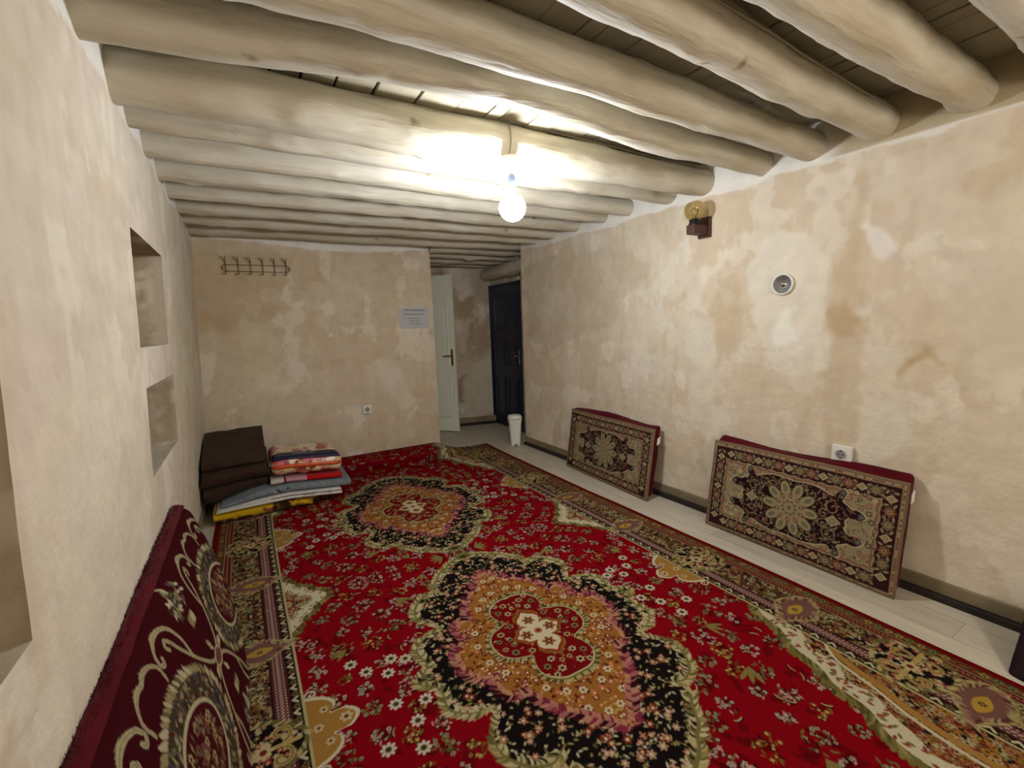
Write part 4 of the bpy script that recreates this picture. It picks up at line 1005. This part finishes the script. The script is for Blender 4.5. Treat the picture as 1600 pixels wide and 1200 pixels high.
o = folded('folded_sheet', -.33, .60, 4.09, 4.66, .108, 3, .015, whitef, seed=4, wob=.004, deform=layer(.108, 0)); tag(o, 'white folded sheet between the yellow blanket and the grey quilt', 'sheet')
def greyf(X, Y, Z_):
    c = np.ones(X.shape+(3,))*srgb((134, 142, 150)); c = mixc(c, .4*sstep(.3, .7, np.abs(np.sin(Y*70+X*40))), (116, 124, 132))
    s_ = (Z_-.18)*1.6
    for (cx, sg, col_) in ((.115, 1, (34, 40, 84)), (.175, -1, (34, 40, 84)), (.10, -1, (176, 172, 156)), (.165, 1, (178, 172, 150))):
        u = (X-cx)+sg*s_*.5; c = mixc(c, (((u/.012)**2+(s_/.034)**2) < 1)*(Y < 4.25)*1.0*((s_ > -.03) if col_[0] < 60 else (s_ < 0.0)), col_)
    return c
o = folded('folded_quilt', -.30, .69, 4.14, 4.67, .152, 2, .030, greyf, seed=6, wob=.004, deform=layer(.152, .050)); tag(o, 'grey folded quilt with a navy leaf print, above the white sheet', 'quilt')
def redf(X, Y, Z_):
    c = np.ones(X.shape+(3,))*srgb((196, 24, 22)); c = mixc(c, (X < .34)*1.0, (206, 150, 164)); c = mixc(c, (X < .16)*1.0, (214, 202, 196)); c = mixc(c, (np.abs(X-.17) < .008)*1.0, (120, 30, 44)); return c
o = folded('folded_blanket', .07, .62, 4.19, 4.66, .212, 2, .020, redf, seed=8, wob=.003, deform=lambda P: np.concatenate([P[..., :2], (P[..., 2]+pile_base(P[..., 0])+.016)[..., None]], -1)); tag(o, 'thin red and pink folded blanket directly under the bagged blanket', 'blanket')
def brown(name, x0, x1, y0, z0, n, t, seed, lab, bot, top):
    h_ = n*t
    def d(P):
        P = P.copy(); u = np.clip((P[..., 1]-4.26)/.62, 0, 1.1); r = sstep(-.38, .02, P[..., 0]); k = (P[..., 2]-z0)/h_
        e = np.minimum(P[..., 0]-x0, x1-P[..., 0]); lip = 1-.25*(1-sstep(0, .05, e))
        a, b = bot(u, r), top(u, r); P[..., 2] = a+k*(b-a)*1.0; P[..., 1] = P[..., 1]+.012*np.sin(P[..., 0]*9+seed); return P
    o = folded(name, x0, x1, y0, y0+.62, z0, n, t, flatc((70, 50, 40)), m=BROWNC, seed=seed, wob=.011, deform=d); tag(o, lab, 'blanket', 'brown folded blankets in the corner'); return o
B0_ = lambda u, r: .148+.078*r
B1_ = lambda u, r: .275+.030*r+.05*u
B2_ = lambda u, r: .405+.015*r+.105*u
B3_ = lambda u, r: .462+.005*r+.165*u
G_ = lambda f, g_: (lambda u, r: f(u, r)+g_)
brown('brown_blanket', -.415, .04, 4.27, .2, 2, .05, 21, 'dark brown folded blanket, lowest of three in the corner', B0_, G_(B1_, -.006))
brown('brown_blanket', -.42, .055, 4.25, .3, 2, .05, 22, 'dark brown folded blanket, middle of three in the corner', G_(B1_, .004), G_(B2_, -.006))
brown('brown_blanket', -.41, .05, 4.27, .4, 2, .03, 23, 'dark brown folded blanket, topmost of three in the corner', G_(B2_, .004), B3_)
# bagged blanket
root = empty('bagged_blanket', (.365, 4.2, .285)); tag(root, 'pink and cream blanket in a clear zip bag with orange piping', 'bag')
L_, D_, H_ = .57, .56, .155
P, F = soft_box(L_, D_, H_, .062, (70, 50, 22), 40, .007)
def bagf(P):
    X, Y, Z_ = P[:, 0], P[:, 1], P[:, 2]; c = np.ones((len(P), 3))*srgb((214, 192, 150))
    s_ = Z_*1.0-Y*.5; c = mixc(c, sstep(.02, .05, .10-np.abs(Z_-.0)-.045), (176, 84, 96)); c = mixc(c, sstep(.50, .56, fbm(X*9, s_*16, 61, 3)), (198, 96, 108)); c = mixc(c, sstep(.60, .64, fbm(X*14+4, s_*22, 66, 3)), (150, 70, 70)); c = mixc(c, sstep(.6, .66, fbm(X*11+8, s_*11, 68, 3)), (232, 216, 186)); return c
def seat(P):
    P = P.copy(); P[:, 2] += .002-.10*np.maximum(P[:, 0]-.125, 0)+P[:, 1]*.01; P[:, 0] -= .29; return P
BAGM = mat('wrapped_blanket', attr=True, rough=.3, noise=(30, .06), bump=(24, .35, .008), spec=.5)
link('wrapped_blanket', mesh_from('wrapped_blanket', seat(P), F, bagf(P)), BAGM, root)
ORM = mat('orange_piping', (206, 78, 30), rough=.35, noise=(30, .08), spec=.5)
def front_y(x, z):  # front skin of the bag
    r = .062; zz = min(max(z, 0), H_); d = 0
    if zz < r: d = r-math.sqrt(max(r*r-(r-zz)**2, 0))
    elif zz > H_-r: d = r-math.sqrt(max(r*r-(zz-H_+r)**2, 0))
    e = min(x, L_-x); 
    if e < r: d = max(d, r-math.sqrt(max(r*r-(r-e)**2, 0)))
    return d
bm = bmesh.new(); pts = []
for x in np.linspace(.01, L_-.01, 40):
    q = seat(np.array([[x, front_y(x, .082)-.010, .082]]))[0]; pts.append(q)
n_ = len(pts); rings = []
for p in pts: rings.append([bm.verts.new((p[0], p[1]+dy, p[2]+dz)) for dy, dz in ((0, -.015), (-.004, -.010), (-.004, .010), (0, .015), (.012, .015), (.012, -.015))])
for i in range(n_-1):
    for k in range(6): bm.faces.new((rings[i][k], rings[i][(k+1) % 6], rings[i+1][(k+1) % 6], rings[i+1][k]))
bm.faces.new(rings[0]); bm.faces.new(rings[-1][::-1]); bmesh.ops.recalc_face_normals(bm, faces=bm.faces)
bm_obj('zip_band', bm, ORM, root, True)
bm = bmesh.new(); pts = [seat(np.array([[x, -.016+.002*abs(math.sin(a)), .082-.062*math.sin(a)]]))[0] for a in np.linspace(0, math.pi, 16) for x in [.25-.065*math.cos(a)]]
pts = [tuple(p-np.array([0, .006, 0])) for p in pts]; tube(bm, pts, .0042, 8); bm_obj('handle', bm, ORM, root, True)
bm = bmesh.new(); box(bm, (-.10, -.026, .10), (-.078, -.008, .125), bevel=.003); bm_obj('zip_pull', bm, ORM, root)
# navy card band on top of the bag
BAND = mat('navy_band', (52, 50, 84), rough=.35, noise=(20, .06), spec=.5)
bm = bmesh.new(); X = np.linspace(.0, 1, 30); S_ = np.linspace(0, 1, 12); rows = []
for s_ in S_:
    row = []
    for x in X:
        xx = .012+x*(L_-.024); y = .012+.15*s_; r = .062; z = H_ if y > r else H_-r+math.sqrt(max(r*r-(r-y)**2, 0)); e = min(xx, L_-xx)
        if e < r: z = min(z, H_-r+math.sqrt(max(r*r-(r-e)**2, 0)))
        q = seat(np.array([[xx, y-.004*(y < r), z+.009]]))[0]; row.append(bm.verts.new(q))
    rows.append(row)
for a in range(len(S_)-1):
    for b in range(29): bm.faces.new((rows[a][b], rows[a][b+1], rows[a+1][b+1], rows[a+1][b]))
r = bmesh.ops.solidify(bm, geom=bm.faces[:], thickness=.003)
band = bm_obj('label_band', bm, BAND, root, True)
# white marks on the band
bm = bmesh.new()
def mark(x, y, w_, h_, sk=0):
    q = [seat(np.array([[x+dx+sk*dy, y+dy, H_+.0145]]))[0] for dx, dy in ((0, 0), (w_, 0), (w_, h_), (0, h_))]
    lo = [bm.verts.new((p[0], p[1], p[2])) for p in q]; hi = [bm.verts.new((p[0], p[1], p[2]+.001)) for p in q]
    bm.faces.new(hi); bm.faces.new(lo[::-1])
    for i in range(4): bm.faces.new((lo[i], lo[(i+1) % 4], hi[(i+1) % 4], hi[i]))
for i in range(14): mark(.17+i*.0092, .085+.004*(i % 3 == 0), .0055, .012 if i % 3 else .018)
for i in range(4): mark(.315+i*.012, .075, .004, .045, .25*(-1)**i)
mk = bm_obj('printed_mark', bm, mat('silver_print', (214, 214, 226), rough=.5, noise=(20, .03)), band)
bm = bmesh.new(); a = seat(np.array([[.31, .02, .165]]))[0]; b = seat(np.array([[.31, -.006, .085]]))[0]; tube(bm, [a+np.array([0, -.004, -.01]), (a+b)/2+np.array([0, -.016, .012]), b+np.array([0, -.006, 0])], .0022, 6); bm_obj('piping', bm, ORM, root, True)

# ================================================================== COAT RACK
root = empty('coat_rack', (.16, 5.19, 2.15)); tag(root, 'thin wire coat rack with six double hooks on the far wall', 'coat rack')
bm = bmesh.new(); zt, zb_ = .023, -.040; xl, xr = -.262, .262
tube(bm, [(xl, -.012, zt-.003), (xr, -.012, zt+.003)], .0028, 8); tube(bm, [(xl, -.012, zb_), (xr, -.012, zb_)], .0028, 8)
for s_ in (-1, 1):
    x = xl if s_ < 0 else xr; tube(bm, [(x, -.012, zt)]+[(x+s_*.03*math.sin(a), -.012, (zt+zb_)/2+(zt-zb_)/2*math.cos(a)) for a in np.linspace(.2, math.pi-.2, 9)]+[(x, -.012, zb_)], .0028, 8)
    box(bm, (x+s_*.03-.007, -.012, (zt+zb_)/2-.007), (x+s_*.03+.007, .006, (zt+zb_)/2+.007), bevel=.002)
bm_obj('rail', bm, STEEL, root, True)
for i in range(6):
    x = -.262+i*.1045; bm = bmesh.new()
    tube(bm, [(x, -.012, .055), (x, -.014, 0), (x, -.015, -.05), (x-.004, -.025, -.072), (x-.02, -.045, -.072), (x-.032, -.052, -.06)], .0034, 8)
    tube(bm, [(x, -.013, .045), (x, -.025, .07), (x-.001, -.03, .096)], .0034, 8); tube(bm, [(x, -.013, .045), (x-.018, -.028, .07), (x-.036, -.034, .096)], .0032, 8)
    bm_obj('hook', bm, STEEL, root, True)

# ================================================================== NOTICE, SOCKETS
root = empty('notice', (1.733, 5.187, 1.625)); tag(root, 'small white printed paper notice taped to the far wall near the corner', 'notice'); root.rotation_euler = (0, math.radians(1.2), 0)
bm = bmesh.new(); nx_ = 14; W_, Hh = .372, .252; grid = [[bm.verts.new((-W_/2+W_*i/nx_, -.003-.003*math.sin(i*.9+j*.5), -Hh/2+Hh*j/8)) for i in range(nx_+1)] for j in range(9)]
for j in range(8):
    for i in range(nx_): bm.faces.new((grid[j][i], grid[j][i+1], grid[j+1][i+1], grid[j+1][i]))
bmesh.ops.solidify(bm, geom=bm.faces[:], thickness=.0015); bm_obj('sheet', bm, PAPER, root)
g = random.Random(4)
for (z, a, b, h) in [(.087, -.125, .125, .013), (.040, -.135, .115, .009), (-.008, -.08, .06, .006), (-.036, -.06, .06, .005), (-.068, -.06, .075, .005), (-.088, -.01, .06, .004)]:
    x = a; bm = bmesh.new()
    while x < b:
        w2 = g.uniform(.008, .03); xe = min(x+w2, b); q = x
        while q < xe: hh = h*g.uniform(.5, 1); box(bm, (q, -.0095, z-hh/2), (q+h*.28, -.0072, z+hh/2)); q += h*.42
        x = xe+h*.5
    box(bm, (a, -.0076, z-h*.12), (b, -.0072, z+h*.12)); bm_obj('printed_line', bm, INK, root)
RECESS_SHADE = mat('grey_recess_shade', (150, 148, 150), rough=.5, noise=(30, .05))
def socket(name, face, w_, lab):
    """built facing -y, then rotated"""
    root = empty(name); tag(root, lab, 'socket')
    bm = bmesh.new(); box(bm, (-w_/2, -.028, -w_/2), (w_/2, 0, w_/2), bevel=.006, seg=3); bm_obj('socket_plate', bm, WHITE, root)
    bm = bmesh.new(); lathe(bm, [(.030, -.0285), (.033, -.033), (.030, -.034), (.027, -.030), (.026, -.031)], 32, 'y'); bm_obj('socket_ring', bm, WHITE, root, True)
    bm = bmesh.new(); lathe(bm, [(.027, -.0283), (.027, -.0316), (.0005, -.0316)], 28, 'y'); bm_obj('socket_recess_shade', bm, RECESS_SHADE, root)  # grey disc on the plate paints the shade of the socket's hollow
    bm = bmesh.new()
    lathe(bm, [(.0036, -.0312), (.0036, -.0335)], 10, 'y', (-.010, 0, 0)); lathe(bm, [(.0036, -.0312), (.0036, -.0335)], 10, 'y', (.010, 0, 0)); box(bm, (-.003, -.034, .018), (.003, -.031, .026)); box(bm, (-.003, -.034, -.026), (.003, -.031, -.018))
    bm_obj('contacts', bm, BLACK, root); return root
s = socket('wall_socket', None, .096, 'white wall socket on the far wall above the folded bedding level'); s.location = (1.108, 5.2, .605)
s = socket('wall_socket', None, .105, 'white wall socket on the right wall, half hidden behind the near cushion'); s.location = (2.978, 1.235, .675); s.rotation_euler = (0, 0, -math.pi/2)

# ================================================================== RECESSED ROUND SPOT
root = empty('round_wall_light', (2.974, 1.622, 1.695), 0); tag(root, 'round unlit chrome wall light with white ring in the right wall', 'light')
bm = bmesh.new(); lathe(bm, [(.066, .006), (.068, -.010), (.064, -.016), (.058, -.016), (.056, -.010), (.056, .006)], 48, 'x'); bm_obj('ring', bm, WHITE, root, True)
bm = bmesh.new(); lathe(bm, [(.056, -.011), (.05, -.006), (.04, .004), (.025, .012), (.012, .015), (.0005, .015)], 48, 'x'); bm_obj('reflector', bm, CHROME, root, True)
bm = bmesh.new(); lathe(bm, [(.004, .016), (.012, .006), (.014, -.004), (.008, -.008), (.0005, -.009)], 20, 'x'); bm_obj('lamp_capsule', bm, CHROME, root, True)

# ================================================================== GLASS SCONCE
root = empty('wall_sconce', (2.968, 2.19, 2.11)); tag(root, 'unlit amber glass wall lamp on a brown wooden bracket under the beams', 'lamp')
bm = bmesh.new(); box(bm, (-.022, -.05, -.03), (0, .05, .115), bevel=.003); bm_obj('back_plate', bm, BROWNW, root)
bm = bmesh.new(); box(bm, (-.17, -.034, -.012), (-.02, .034, .052), bevel=.004); bm_obj('bracket', bm, BROWNW, root)
bm = bmesh.new(); lathe(bm, [(.040, .05), (.042, .058), (.034, .07), (.038, .082), (.028, .092)], 28, 'z', (-.125, 0, 0)); bm_obj('lamp_collar', bm, BLACK, root, True)
def glass_mat():
    m = bpy.data.materials.new('amber_glass'); m.use_nodes = True; N = m.node_tree.nodes; L = m.node_tree.links; N.clear()
    out = N.new('ShaderNodeOutputMaterial'); mix = N.new('ShaderNodeMixShader'); tr = N.new('ShaderNodeBsdfTransparent'); gl = N.new('ShaderNodeBsdfGlossy')
    tr.inputs[0].default_value = (.95, .90, .76, 1); gl.inputs['Roughness'].default_value = .08; gl.inputs[0].default_value = (1, .92, .7, 1)
    lw = N.new('ShaderNodeLayerWeight'); lw.inputs[0].default_value = .35; v = N.new('ShaderNodeTexVoronoi'); v.inputs['Scale'].default_value = 90; v.feature = 'DISTANCE_TO_EDGE'
    tc = N.new('ShaderNodeTexCoord'); L.new(tc.outputs['Object'], v.inputs['Vector']); bp = N.new('ShaderNodeBump'); bp.inputs['Strength'].default_value = .8; bp.inputs['Distance'].default_value = .01
    L.new(v.outputs[0], bp.inputs['Height']); L.new(bp.outputs[0], gl.inputs['Normal']); L.new(bp.outputs[0], lw.inputs['Normal'])
    mm = N.new('ShaderNodeMath'); mm.operation = 'MULTIPLY_ADD'; mm.inputs[1].default_value = .7; mm.inputs[2].default_value = .05; L.new(lw.outputs['Facing'], mm.inputs[0])
    L.new(mm.outputs[0], mix.inputs[0]); L.new(tr.outputs[0], mix.inputs[1]); L.new(gl.outputs[0], mix.inputs[2]); L.new(mix.outputs[0], out.inputs[0]); return m
bm = bmesh.new(); prof = [(.036, .088), (.046, .10), (.058, .125), (.064, .15), (.062, .178), (.052, .198), (.036, .21), (.030, .213)]
lathe(bm, prof+[(r-.003, h) for r, h in prof[::-1]], 40, 'z', (-.125, 0, 0))
for v in bm.verts:
    a = math.atan2(v.co.y, v.co.x+.125); r = math.hypot(v.co.y, v.co.x+.125); k = 1.12+.035*math.cos(a*9); v.co.x = -.125+(v.co.x+.125)*k; v.co.y *= k
bm_obj('glass_shade', bm, glass_mat(), root, True)
bm = bmesh.new(); lathe(bm, [(.012, .09), (.014, .11), (.024, .135), (.026, .15), (.018, .168), (.001, .175)], 20, 'z', (-.125, 0, 0)); bm_obj('bulb', bm, mat('clear_bulb', (150, 140, 110), rough=.15, noise=(20, .05), spec=.6), root, True)

# ================================================================== PENDANT BULB
bx, by, bz = BULB
root = empty('pendant_bulb', (bx, by, bz)); tag(root, 'glowing bare bulb hanging on a short cord from a ceiling log', 'bulb')
bm = bmesh.new(); lathe(bm, [(.05, .262), (.052, .250), (.050, .243), (.040, .236), (.024, .229), (.004, .226)], 32); bm_obj('ceiling_rose', bm, WHITE, root, True)
bm = bmesh.new(); tube(bm, [(0, 0, .232), (.001, 0, .2), (0, 0, .16)], .0032, 8); bm_obj('cord', bm, CORD, root, True)
bm = bmesh.new(); lathe(bm, [(.006, .178), (.016, .172), (.021, .155), (.023, .12), (.023, .075), (.020, .062)], 24); bm_obj('lamp_holder', bm, SOCKET, root, True)
em = bpy.data.materials.new('glowing_bulb'); em.use_nodes = True; N = em.node_tree.nodes; N.clear(); e_ = N.new('ShaderNodeEmission'); ou = N.new('ShaderNodeOutputMaterial')
BR = .074; area = 4*math.pi*BR*BR; e_.inputs[0].default_value = (.90, .94, 1, 1); e_.inputs[1].default_value = BULB_POWER/(math.pi*area)/4.0; em.node_tree.links.new(e_.outputs[0], ou.inputs[0])
bm = bmesh.new(); lathe(bm, [(.019, .072), (.026, .064), (.052, .048), (.068, .024), (BR, 0), (.069, -.027), (.056, -.049), (.034, -.066), (.014, -.073), (.0005, -.074)], 36); bm_obj('bulb_globe', bm, em, root, True)

# cables on the logs
def cable(name, pts, r, lab, m=CABLE):
    bm = bmesh.new(); tube(bm, smooth3(pts), r, 8); o = bm_obj(name, bm, m, None, True); tag(o, lab, 'cable'); return o
def smooth3(pts, n=6):
    P_ = [np.array(p, float) for p in pts]; out = []
    for i in range(len(P_)-1):
        p0, p1, p2, p3 = P_[max(i-1, 0)], P_[i], P_[i+1], P_[min(i+2, len(P_)-1)]
        for t in np.linspace(0, 1, n, endpoint=False): out.append(.5*((2*p1)+(-p0+p2)*t+(2*p0-5*p1+4*p2-p3)*t*t+(-p0+3*p1-3*p2+p3)*t**3))
    return out+[P_[-1]]

# ================================================================== WHITE INTERIOR DOOR (open leaf)
fx, fy = 2.500, 5.825; d = Vector((-.64, .77, 0)).normalized(); wd = .72
hx, hy = fx+d.x*wd, fy+d.y*wd
root = empty('door_1', (hx, hy, .0)); root['kind'] = 'structure'; root['label'] = 'white panelled inner door standing open'
root.rotation_euler = (0, 0, math.atan2(-d.y, -d.x))       # local +x runs from hinge to free edge, face to camera is -y
HD = 2.215
bm = bmesh.new(); box(bm, (0, 0, .012), (wd, .04, HD), bevel=.003)
bm_obj('door_leaf', bm, OFFWH, root)
def door_panel(bm, x0, x1, z0, z1, y):
    # raised moulding: frame of 4 bevelled bars and a slightly raised field
    for a in ((x0, z0, x1, z0+.02), (x0, z1-.02, x1, z1), (x0, z0, x0+.02, z1), (x1-.02, z0, x1, z1)): box(bm, (a[0], y-.007, a[1]), (a[2], y+.002, a[3]), bevel=.003)
    box(bm, (x0+.045, y-.005, z0+.045), (x1-.045, y+.002, z1-.045), bevel=.004)
bm = bmesh.new()
for (x0, x1) in ((.09, .33), (.39, .63)):
    for (z0, z1) in ((.22, .78), (.92, 1.9)): door_panel(bm, x0, x1, z0, z1, 0)
bm_obj('door_panel', bm, OFFWH, root, False)
bm = bmesh.new(); box(bm, (wd-.062, -.008, .96), (wd-.030, .0, 1.19), bevel=.003); pl = bm_obj('door_handle', bm, BRASS, root); pl['label'] = 'brass handle'
bm = bmesh.new(); tube(bm, [(wd-.046, -.006, 1.10), (wd-.046, -.045, 1.10), (wd-.06, -.055, 1.10), (wd-.11, -.055, 1.102), (wd-.165, -.05, 1.098)], [.010, .010, .010, .008, .007], 10)
bm_obj('door_lever', bm, BRASS, pl, True)
bm = bmesh.new()
nx_, ny_ = .0, 0
box(bm, (1.935, 6.30, 0), (1.99, 6.40, 2.28), bevel=.004); o = bm_obj('trim_6', bm, OFFWH); o['kind'] = 'structure'; o['label'] = 'white door jamb behind the open leaf'

# ================================================================== DARK BLUE OUTER DOOR
root = empty('door_2', (3.225, 5.22, 0)); root['kind'] = 'structure'; root['label'] = 'dark navy panelled steel door in the passage'
root.rotation_euler = (0, 0, math.radians(90))              # local x -> +y, local y -> -x ; camera side is +y local
bm = bmesh.new(); box(bm, (0, -.05, .005), (.83, 0, 2.06), bevel=.004); bm_obj('door_leaf', bm, NAVY, root)
bm = bmesh.new()
for (x0, x1) in ((.10, .38), (.45, .73)):
    for (z0, z1) in ((.15, .75), (.92, 1.30), (1.42, 1.92)):
        for a in ((x0, z0, x1, z0+.022), (x0, z1-.022, x1, z1), (x0, z0, x0+.022, z1), (x1-.022, z0, x1, z1)): box(bm, (a[0], -.002, a[1]), (a[2], .009, a[3]), bevel=.003)
        box(bm, (x0+.05, -.002, z0+.05), (x1-.05, .007, z1-.05), bevel=.004)
bm_obj('door_panel', bm, NAVY, root)
bm = bmesh.new(); box(bm, (.035, 0, .95), (.07, .008, 1.15), bevel=.003); h_ = bm_obj('door_handle', bm, CHROME, root); h_['label'] = 'steel handle'
bm = bmesh.new(); tube(bm, [(.052, 0, 1.07), (.052, .045, 1.07), (.07, .055, 1.07), (.15, .05, 1.068)], [.009, .009, .009, .007], 10); bm_obj('door_lever', bm, CHROME, h_, True)
bm = bmesh.new(); box(bm, (3.20, 5.19, 0), (3.27, 5.22, 2.09)); box(bm, (3.20, 6.052, 0), (3.27, 6.07, 2.09)); box(bm, (3.20, 5.19, 2.06), (3.27, 6.07, 2.09)); o = bm_obj('trim_7', bm, NAVY); o['kind'] = 'structure'; o['label'] = 'navy frame of the steel door'

# ================================================================== PEDAL BIN
root = empty('pedal_bin', (2.795, 4.74, 0), math.radians(-25)); tag(root, 'small white plastic pedal bin by the passage corner', 'bin')
def rr_ring(a, b, z, n=36, p=3.2):
    return [(a*math.copysign(abs(math.cos(t))**(2/p), math.cos(t)), b*math.copysign(abs(math.sin(t))**(2/p), math.sin(t)), z) for t in np.linspace(0, 2*math.pi, n, endpoint=False)]
def loft(bm, rings, cap=True):
    R_ = [[bm.verts.new(p) for p in r] for r in rings]; n = len(R_[0])
    for i in range(len(R_)-1):
        for k in range(n): bm.faces.new((R_[i][k], R_[i][(k+1) % n], R_[i+1][(k+1) % n], R_[i+1][k]))
    if cap: bm.faces.new(R_[0][::-1]); bm.faces.new(R_[-1])
bm = bmesh.new(); loft(bm, [rr_ring(.058, .056, .0), rr_ring(.060, .058, .012), rr_ring(.066, .063, .10), rr_ring(.076, .072, .26), rr_ring(.078, .074, .30), rr_ring(.086, .082, .302), rr_ring(.087, .083, .335), rr_ring(.080, .076, .338)]); bm_obj('bin_body', bm, WHITE, root, False)
bm = bmesh.new(); loft(bm, [rr_ring(.084, .080, .34), rr_ring(.088, .084, .343), rr_ring(.088, .084, .362), rr_ring(.080, .076, .378), rr_ring(.055, .052, .388), rr_ring(.02, .02, .39)]); box(bm, (-.05, -.092, .345), (.05, -.075, .375), bevel=.006); bm_obj('bin_lid', bm, WHITE, root, False)
bm = bmesh.new(); box(bm, (-.022, -.105, .012), (.022, -.05, .026), bevel=.005); bm_obj('pedal', bm, mat('grey_pedal', (150, 140, 130), rough=.5, noise=(20, .1)), root)

# ================================================================== CABLES
def on_log(bi, x, ang, gap=.004):
    xs_l, cz_l, R_l = LOGS[bi]; y = np.interp(x, xs_l, [c[0] for c in cz_l]); z = np.interp(x, xs_l, [c[1] for c in cz_l]); r = np.interp(x, xs_l, R_l)*1.03+gap
    return (x, y-r*math.cos(math.radians(ang)), z+r*math.sin(math.radians(ang)))
cable('electric_cable', [on_log(5, 1.33, a) for a in (-62, -45, -20, 10, 35)]+[on_log(5, 1.36, 48)]+[on_log(5, x, 50+3*math.sin(x*5)) for x in np.arange(1.45, 2.95, .15)], .003, 'thin grey electric cable running from the bulb rose along its log')
cable('electric_cable', [on_log(2, x, 2+3*math.sin(x*4)+16*(x-1.4)/1.5, .006) for x in np.arange(1.25, 2.95, .12)], .0045, 'grey electric cable clipped along the third log from the viewer')
